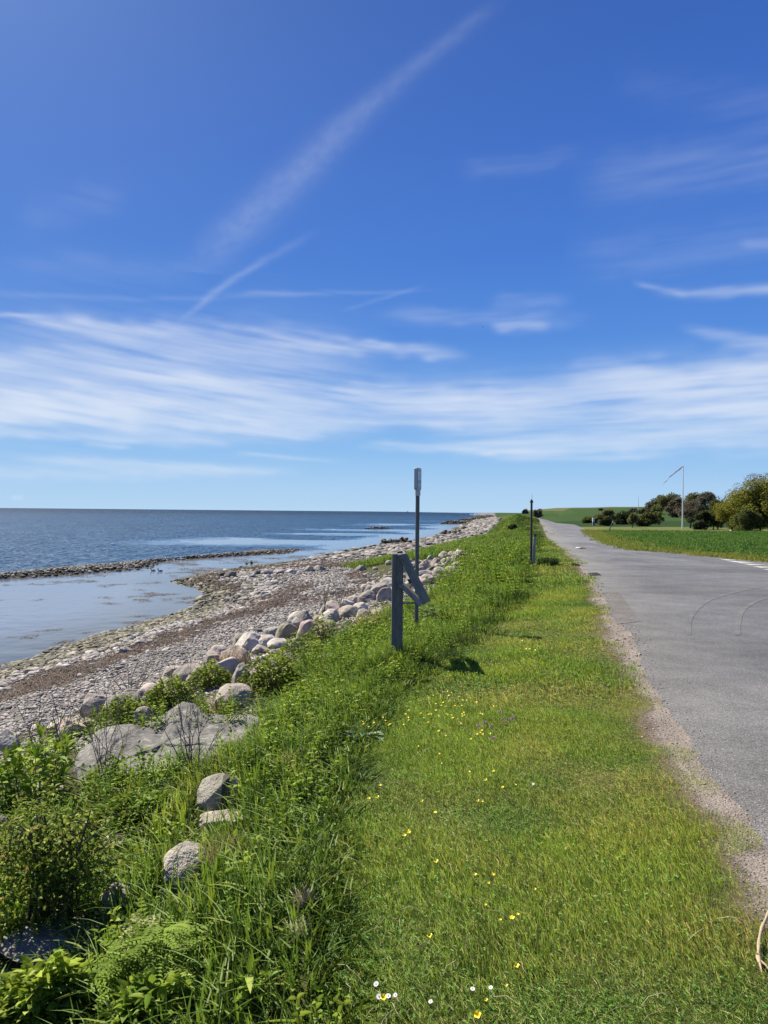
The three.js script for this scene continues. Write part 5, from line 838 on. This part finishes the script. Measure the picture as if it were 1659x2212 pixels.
for (const [u, v] of [[1563.5, 1209.5], [1577.6, 1213], [1594.4, 1215.6], [1613, 1219.5], [1634.3, 1225], [1657, 1231], [1684, 1238]]) { // give-way triangles
  const p = place(u, v), g = new THREE.BufferGeometry(), y = .006, q = [[0, -.27], [0, .27], [.62, 0]].map(([dx, dd]) => [p.x + dx, H(p.x + dx, p.d + dd) + y, -(p.d + dd)]); g.setAttribute('position', new THREE.Float32BufferAttribute(q.flat(), 3)); g.setAttribute('normal', new THREE.Float32BufferAttribute([0, 1, 0, 0, 1, 0, 0, 1, 0], 3)); g.setAttribute('uv', new THREE.Float32BufferAttribute([0, 0, .5, 0, .2, .6], 2)); g.setIndex([0, 2, 1]); part('give_way_triangle', g, M.paint, road);
}
{ const p = place(1252, 1185.5), mb = new MB(); for (const [ox, w, c] of [[-.12, .2, [.6, .58, .54]], [.1, .22, [.12, .11, .1]], [.02, .16, [.35, .3, .26]]]) mb.leaf(V(ox - .1, .03, 0), V(1, rr(-.05, .2), rr(-.3, .3)), V(0, 1, .2), w + .15, w * .7, c, c, .25, .1); const m = new THREE.Mesh(mb.geo(), petal.daisy); m.name = 'litter'; m.position.set(p.x, H(p.x, p.d), -p.d); scene.add(tag(shade(m), 'flat pale and dark scrap of litter lying on the road', 'litter')); }
{ // bleached stick on the gravel at the right edge
  const W = [[1663, 1973], [1655, 1985], [1647, 2003], [1641, 2026], [1639, 2050], [1638, 2066], [1641, 2082]].map(([u, v]) => { const p = place(u, v, .02); return V(p.x, H(p.x, p.d) + .022, -p.d); }), o = W[3].clone(), L = W.map((p) => p.clone().sub(o)), mb = new MB(); L[0].y += .01;
  const cv = new THREE.CatmullRomCurve3(L), P = cv.getPoints(26); mb.tube(P, P.map((_, i) => (.0062 + .003 * Math.sin(i * .9) * .4) * (i > 20 ? 1.2 : 1)), 8, [.34, .27, .18], [.40, .31, .19]);
  for (const [a, s] of [[-.35, .035], [.3, .03]]) { const b = P[24]; mb.tube([b, b.clone().add(V(Math.sin(a) * s, 0, s)), b.clone().add(V(Math.sin(a) * s * 1.5, -.01, s * 1.6))], [.006, .004, .0015], 5, [.4, .31, .19]); }
  const m = new THREE.Mesh(mb.geo(), M.twig); m.name = 'stick'; m.position.copy(o); scene.add(tag(shade(m), 'bleached curved stick with splintered end on the gravel at the right edge', 'stick'));
}
// loose grit on the gravel shoulder
{ const L = []; for (let d = 2.2; d < 20; d += .028 * Math.max(1, d / 4)) { const st = .028 * Math.max(1, d / 4), s = sec(d), x0 = s.xs[10] - .15, x1 = s.xs[11] + .3; for (let x = x0; x < x1; x += st) { const px = x + rr(-.5, .5) * st, pd = d + rr(-.5, .5) * st, t = (px - s.xs[10]) / (s.xs[11] - s.xs[10]); if (!inView(px, pd, 20) || rnd() > .8 * smooth(-.3, .15, t) * smooth(1.9, .75, t)) continue; const r = rr(.0025, .0065) * Math.max(1, d / 4.5) * (rnd() < .025 ? 2 : 1); L.push({ x: px, y: H(px, pd) + r * .2, z: -pd, rx: rr(-.5, .5), ry: rr(0, 6.3), rz: rr(-.5, .5), sx: r, sy: r * 1.1, sz: r, c: mul3(pick([[.5, .43, .38], [.42, .35, .31], [.5, .46, .42], [.7, .66, .6], [.26, .23, .21], [.46, .38, .32]]), rr(.8, 1.2)) }); } } tag(scatterInstances('grit', pebbleGeos, M.cobble, L, scene), 'loose pinkish grit lying along the road edge', 'gravel', null, 'stuff'); }
// ---------------------------------------------------------------- trees, bushes and small things beyond the road
function tree(u, v, w, h, o) {
  const p = place(u, v), k = p.dist / F, W = w * k, Hh = h * k, y0 = H(p.x, p.d), t = thing(o.name ?? 'tree', o.label, o.cat ?? 'tree', [p.x, y0 - .05, -p.d], 0, o.group), tr = new MB(), cr = new MB(), th = o.bush ? 0 : (o.trunk ?? .3), skew = o.skew ?? .12;
  const blobs = []; const nb = o.blobs ?? 16; for (let i = 0; i < nb; i++) { const a = rr(0, 6.283), q = Math.sqrt(rnd()), yy = rnd(), env = Math.sin(Math.PI * (.12 + .8 * yy)); blobs.push(V(Math.cos(a) * q * .52 * W * env + skew * W * (yy - .4), Hh * (th + (1 - th) * (.1 + .8 * yy)), Math.sin(a) * q * .46 * W * env)); }
  const C0 = [.07, .06, .05], C1 = [.11, .09, .075];
  const n0 = o.bush ? 3 : o.stems ?? 1; for (let s = 0; s < n0; s++) { const ox = (s - (n0 - 1) / 2) * W * .2; tr.tube([V(ox, -.1, 0), V(ox + W * .03, Hh * (th + .1) * .6, 0), V(ox * .8 + skew * W * .3, Hh * (th + .25), 0), V(ox * .6 + skew * W * .5, Hh * .8, 0)], [Hh * .035, Hh * .028, Hh * .02, Hh * .006].map((r) => r / Math.sqrt(n0)), 7, C0, C1); }
  for (const b of blobs) { const a = V(skew * W * .2, Hh * (th + .06) * rr(.7, 1.3), 0); tr.tube([a, a.clone().lerp(b, .5).add(V(rr(-.1, .1) * W * .3, -Hh * .02, 0)), b], [Hh * .012, Hh * .008, Hh * .003], 5, C0, C1); for (let j = 0; j < (o.twiggy ?? 3); j++) tr.tube([b.clone().lerp(a, .3), b.clone().add(V(rr(-1, 1) * W * .16, rr(-.02, .13) * Hh, rr(-1, 1) * W * .15))], [Hh * .004, Hh * .0012], 3, C1, o.twigC ?? [.15, .125, .1]); }
  const R = Math.max(W, Hh) * (o.blobR ?? .19), n = Math.round((o.leaves ?? 3000) * 2.1), ls = Math.max(k * (o.leaf ?? 3.6), .1);
  for (let i = 0; i < n; i++) { const b = blobs[i % nb], d = V(rr(-1, 1), rr(-.8, 1), rr(-1, 1)); if (d.lengthSq() > 1) { i--; continue; } const l = d.length() || 1; d.multiplyScalar(Math.pow(l, -.35)); const q = V(b.x + d.x * R, b.y + d.y * R * .8, b.z + d.z * R); if (q.y < .03) q.y = rr(0, .3); const c = mul3(pick(o.cols), rr(.65, 1.3)); cr.flake(q, V(rr(-1, 1), rr(-.6, .6), rr(-1, 1)), V(rr(-.7, .7), 1, rr(-.7, .7)), ls * rr(.6, 1.3), ls * rr(.4, .8), c); }
  part(o.bush ? 'stems' : 'trunk', tr.geo(), M.twig, t); tag(part(o.bush ? 'foliage' : 'crown', cr.geo(), M.tree, t), null, null, null, 'stuff'); return t;
}
const OL = [[.16, .185, .03], [.12, .145, .026], [.2, .215, .035]], YE = [[.27, .26, .025], [.21, .22, .025], [.32, .29, .035], [.15, .16, .02]], GR = [[.13, .125, .075], [.10, .10, .06], [.16, .15, .09]], DG = [[.055, .075, .025], [.075, .095, .03], [.04, .055, .02]], BRN = [[.15, .125, .09], [.12, .10, .075], [.17, .155, .09]];
const grove = 'trees of the windswept grove on the rise';
tree(1404, 1110, 40, 26, { label: 'leftmost low grey-green tree of the windswept grove on the rise', cols: GR, group: grove, trunk: .03, leaves: 1700, skew: .25 });
tree(1424, 1111, 46, 40, { label: 'second tree from the left in the windswept grove, leaning right', cols: [...GR, ...OL], group: grove, trunk: .05, leaves: 2400, skew: .25 });
tree(1446, 1112, 50, 48, { label: 'tall grey-green windswept tree left of the white flagpole, sky showing through', cols: [...GR, ...OL], group: grove, trunk: .15, leaves: 2200, skew: .2 });
tree(1463, 1118, 44, 42, { label: 'brownish bushy tree just left of the white flagpole', cols: BRN, group: grove, trunk: .04, leaves: 2200 });
tree(1488, 1116, 56, 56, { label: 'tall windswept tree just right of the white flagpole top', cols: [...GR, ...OL], group: grove, trunk: .12, leaves: 2400, skew: .2 });
tree(1520, 1118, 56, 54, { label: 'thin brownish-grey tree between flagpole and dark conifer', cols: [...BRN, ...GR], group: grove, trunk: .06, leaves: 2400, twiggy: 6 });
tree(1491, 1141, 44, 60, { label: 'sparse brown tree with bare branches and visible trunk behind the flagpole', cols: BRN, trunk: .3, leaves: 1100, twiggy: 8, blobs: 20 });
tree(1514, 1144, 44, 40, { label: 'dense dark green bush right of the flagpole foot', name: 'bush', cat: 'bush', cols: DG, bush: true, leaves: 2600 });
tree(1545, 1144, 50, 62, { label: 'olive tree on dark trunks right of the dark bush', cols: [...DG, ...OL], trunk: .12, leaves: 3400, stems: 2 });
tree(1558, 1140, 26, 72, { label: 'narrow dark evergreen rising left of the yellow-green tree', cols: DG, trunk: .2, leaves: 1800, skew: 0 });
tree(1588, 1146, 86, 82, { label: 'bright yellow-green bushy tree at the edge of the wood', cols: YE, trunk: .04, leaves: 5200, stems: 2, blobs: 24 });
tree(1634, 1142, 118, 116, { label: 'brown twiggy tree top rising behind the yellow-green tree', cols: BRN, trunk: .12, leaves: 3400, twiggy: 8, blobs: 30 });
tree(1640, 1148, 112, 114, { label: 'large olive-green tree at the right edge, branches down to the field', cols: [...OL, ...YE], leaf: 4.2, trunk: .02, leaves: 7400, stems: 3, blobs: 28 });
tree(1692, 1148, 140, 146, { label: 'tallest olive tree at the right edge, partly outside the picture', cols: [...OL, ...OL, ...YE, BRN[0]], leaf: 4.2, trunk: .02, leaves: 8000, stems: 3, blobs: 28 });
tree(1608, 1149, 60, 48, { label: 'dark shady undergrowth bush at the foot of the right-hand trees', name: 'bush', cat: 'bush', cols: [...DG, ...OL], bush: true, leaves: 2600 });
const hb2 = { name: 'bush', cat: 'bush', bush: true };
tree(1268, 1130, 30, 12, { ...hb2, label: 'low dark bush at the left end of the bush row beyond the road', cols: [...DG, ...OL], leaves: 900 });
tree(1290, 1130, 22, 19, { ...hb2, label: 'dark bush right beside the small grey cabinet', cols: [...DG, ...OL], leaves: 1000 });
tree(1311, 1136, 40, 34, { ...hb2, label: 'largest brown-olive bush of the row behind the leaning green stake', cols: [...OL, ...BRN], leaves: 2200 });
tree(1347, 1133, 44, 26, { ...hb2, label: 'wide dark green bush in the middle of the bush row', cols: DG, leaves: 2000 });
tree(1366, 1140, 16, 33, { label: 'small olive tree with a short trunk in front of the bush row', cols: [...OL, ...BRN], trunk: .35, leaves: 900 });
tree(1395, 1137, 50, 27, { ...hb2, label: 'dark bush with yellow flowers at the right end of the bush row', cols: [...DG, ...DG, [.34, .30, .03], [.2, .19, .03]], leaves: 2400 });
tree(1419, 1130, 28, 24, { ...hb2, label: 'green bush leaning right behind the yellow-flowered bush', cols: [[.10, .14, .03], [.13, .17, .04]], leaves: 1200 });
tree(1368, 1108, 20, 9, { ...hb2, label: 'small dark bush on the rise left of the windswept grove', cols: GR, leaves: 500 });
tree(1388, 1110, 24, 9, { ...hb2, label: 'low dark bushes on the rise beside the distant thin pole', cols: DG, leaves: 500 });
tree(1298, 1103, 7, 3.4, { ...hb2, label: 'tiny bush alone on the skyline of the green rise', cols: DG, leaves: 200 });
tree(1162, 1118.3, 21, 18, { ...hb2, label: 'round grey-green bush at the far end of the road', cols: GR, leaves: 900, twiggy: 6 });
tree(1135, 1110, 15, 8, { ...hb2, label: 'small bush on the bank left of the far end of the road', cols: GR, leaves: 500 });
tree(1108, 1144, 15, 13, { ...hb2, label: 'small dark bush on the seaward bank before the far road bend', cols: DG, leaves: 900 });
{ const p = place(1474.3, 1142), k = p.dist / F, y0 = H(p.x, p.d), h = atDepth(1474.3, 1008, p.d)[1] - y0, t = thing('flagpole', 'tall white flagpole on the mown strip in front of the trees', 'flagpole', [p.x, y0, -p.d]), mb = new MB(); mb.tube([V(0, 0, 0), V(0, h * .5, 0), V(0, h - .08, 0)], [.085, .07, .045], 12, [1, 1, 1]); part('pole', mb.geo(), std({ color: col([.8, .8, .78]), roughness: .5 }), t); const kb = new THREE.SphereGeometry(.08, 12, 8); kb.translate(0, h, 0); part('knob', kb, std({ color: col([.5, .48, .44]), roughness: .4 }), t);
  const pts = [[1473, 1009.5], [1463, 1018], [1454, 1024.5], [1446, 1030], [1441, 1036.5], [1436, 1042], [1432, 1048]].map(([u, v]) => { const q = atDepth(u, v, p.d); return V(q[0], q[1], -p.d + .2 * Math.sin(u)); }), cv = new THREE.CatmullRomCurve3(pts), P = cv.getPoints(40), fl = new MB(), o = P[0].clone();
  P.forEach((q, i) => { const f = i / 40, w = .30 * (1 - f * .86); [1, .32, .08, -.08, -.32, -1].forEach((s, j) => { const white = Math.abs(s) < .1; fl.v(q.x - o.x + s * w * .5 * .45, q.y - o.y + s * w * .5, q.z - o.z + .04 * Math.sin(i * .5 + j), .1, .1, 1, white || (f > .1 && f < .16) ? [.75, .72, .7] : [.42, .05, .06]); }); if (i) for (let j = 0; j < 5; j++) { const a = (i - 1) * 6 + j, b = i * 6 + j; fl.tri(a, a + 1, b + 1); fl.tri(a, b + 1, b); } });
  const m = new THREE.Mesh(fl.geo(), new THREE.MeshPhysicalMaterial({ vertexColors: true, side: THREE.DoubleSide, roughness: .9, transmission: .3, thickness: 0 })); m.name = 'pennant'; m.position.copy(o); scene.add(tag(shade(m), 'long narrow red and white pennant flying from the flagpole top', 'pennant')); }
{ const p = place(1379, 1108), y0 = H(p.x, p.d), h = atDepth(1379, 1072, p.d)[1] - y0, mb = new MB(); mb.tube([V(0, 0, 0), V(0, h * .35, 0), V(0, h, 0)], [.22, .14, .05], 8, [.72, .72, .6]); const m = new THREE.Mesh(mb.geo(), M.twig); m.name = 'thin_mast'; m.position.set(p.x, y0, -p.d); scene.add(tag(shade(m), 'distant thin pale mast on the rise left of the grove', 'mast')); }
{ const p = place(1282, 1135), k = p.dist / F, h = 16 * k, w = 4.4 * k, t = thing('utility_cabinet', 'small upright grey cabinet with white top beside the bush row', 'cabinet', [p.x, H(p.x, p.d), -p.d]); const a = boxGeo(w, h * .5, w, .02); a.translate(0, h * .25, 0); part('base', a, std({ color: col([.16, .17, .18]) }), t); const b = boxGeo(w * .9, h * .42, w * .9, .02); b.translate(0, h * .72, 0); part('housing', b, std({ color: col([.62, .64, .66]), roughness: .6 }), t); const c = boxGeo(w * 1.1, h * .08, w * 1.1, .02); c.translate(0, h * .97, 0); part('lid', c, std({ color: col([.78, .78, .76]) }), t); }
{ const p = place(1314, 1148), k = p.dist / F, L = 24 * k, t = thing('marker_stake', 'leaning green stake with pale reddish tip in the verge beyond the road', 'stake', [p.x, H(p.x, p.d), -p.d]); t.rotation.z = -.45; const a = new MB(); a.tube([V(0, -.1, 0), V(0, L * .86, 0)], [.055, .05], 8, [.05, .16, .09]); part('shaft', a.geo(), M.twig, t); const b = new MB(); b.tube([V(0, L * .86, 0), V(0, L, 0)], [.058, .05], 8, [.6, .3, .24]); part('tip', b.geo(), M.twig, t); }
boulder(1578, 1148.5, 1144.5, 7, [.7, .69, .66], 'small white stone at the foot of the yellow-green tree', { detail: 5 });
// ---------------------------------------------------------------- on and over the water
function bird(name, label, x, y, z, s, body, o = {}) {
  const g = stoneGeo(1, 1, 1, 77, 5, [1, 1, 1], { cuts: 0, rough: .15 }), mb = new MB();
  const blob = (cx, cy, cz, rx, ry, rz, c) => { const P = g.attributes.position, N = g.attributes.normal, b = mb.p.length / 3; for (let i = 0; i < P.count; i++) mb.v(cx + P.getX(i) * rx, cy + P.getY(i) * ry, cz + P.getZ(i) * rz, N.getX(i), N.getY(i), N.getZ(i), c); for (let i = 0; i < P.count; i += 3) mb.tri(b + i, b + i + 1, b + i + 2); };
  blob(0, .09, 0, .2, .085, .1, body); blob(.02, .13, 0, .15, .06, .1, o.back ?? body);
  if (o.wings) { for (const q of [-1, 1]) { mb.leaf(V(0, .12, 0), V(-.1, o.up ?? .5, q), V(1, .2, 0), .42, .17, o.back ?? body, o.back ?? body, .05, .35); } blob(-.2, .1, 0, .07, .05, .05, o.head ?? body); mb.leaf(V(.16, .1, 0), V(1, .05, 0), V(0, 1, 0), .16, .1, body); }
  else { mb.tube([V(-.13, .1, 0), V(-.19, .19, 0), V(-.2, .26, 0)], [.05, .038, .035], 8, o.head ?? body); blob(-.215, .28, 0, .055, .045, .042, o.head ?? body); mb.tube([V(-.26, .275, 0), V(-.31, .265, 0)], [.018, .01], 6, [.3, .22, .06]); mb.leaf(V(.16, .11, 0), V(1, .35, 0), V(0, 1, 0), .13, .09, o.back ?? body); }
  const m = new THREE.Mesh(mb.geo(), M.twig); m.name = numbered(name); m.position.set(x, y, z); m.scale.setScalar(s); m.rotation.y = o.turn ?? 0; scene.add(tag(shade(m), label, 'bird', o.group));
}
const onSea = (u, v) => { const p = onLevel(u, v, SEA); return [p[1], SEA - .03, -p[0]]; };
bird('duck', 'left of two pale ducks swimming in the calm water off the spit', ...onSea(331, 1233.5), .6, [.55, .53, .5], { back: [.08, .075, .07], head: [.07, .07, .065], group: 'ducks on the calm water' });
bird('duck', 'right of two pale ducks swimming in the calm water off the spit', ...onSea(346.5, 1234.5), .6, [.55, .53, .5], { back: [.08, .075, .07], head: [.07, .07, .065], group: 'ducks on the calm water' });
bird('water_bird', 'left, smaller of two dark birds in the shallows below the stone bar', ...onSea(533, 1218.5), .5, [.035, .035, .035], { turn: 1.2, group: 'dark birds in the shallows' });
bird('water_bird', 'right, taller of two dark birds in the shallows below the stone bar', ...onSea(543.5, 1217.5), .72, [.03, .03, .03], { turn: 1.5, group: 'dark birds in the shallows' });
{ const p = onLevel(244, 1188, SEA); bird('gull', 'white gull flying low over the open sea beyond the stone bar', p[1], SEA + .35, -p[0], .95, [.8, .8, .78], { wings: true, up: .35, turn: .9 }); }
{ const r = ray(1043, 707), t = 62; bird('flying_bird', 'tiny dark bird high in the sky above the sign pole', r.x * t, 1.6 + r.y * t, r.z * t, .2, [.05, .045, .05], { wings: true, up: .5, turn: .4 }); }
{ const p = onLevel(880, 1104, 0), r = ray(880, 1106), d = 5200, x = r.x / -r.z * d, t = thing('distant_ship', 'tiny ship on the horizon left of the sign pole', 'ship', [x, SEA, -d]); const hull = boxGeo(16, 3.4, 5, .3); hull.translate(0, 1.6, 0); part('hull', hull, std({ color: col([.12, .14, .18]) }), t); const wh = boxGeo(4.5, 5, 4, .2); wh.translate(1.5, 5.6, 0); part('wheelhouse', wh, std({ color: col([.5, .52, .55]) }), t); }

renderer.render(scene, camera);
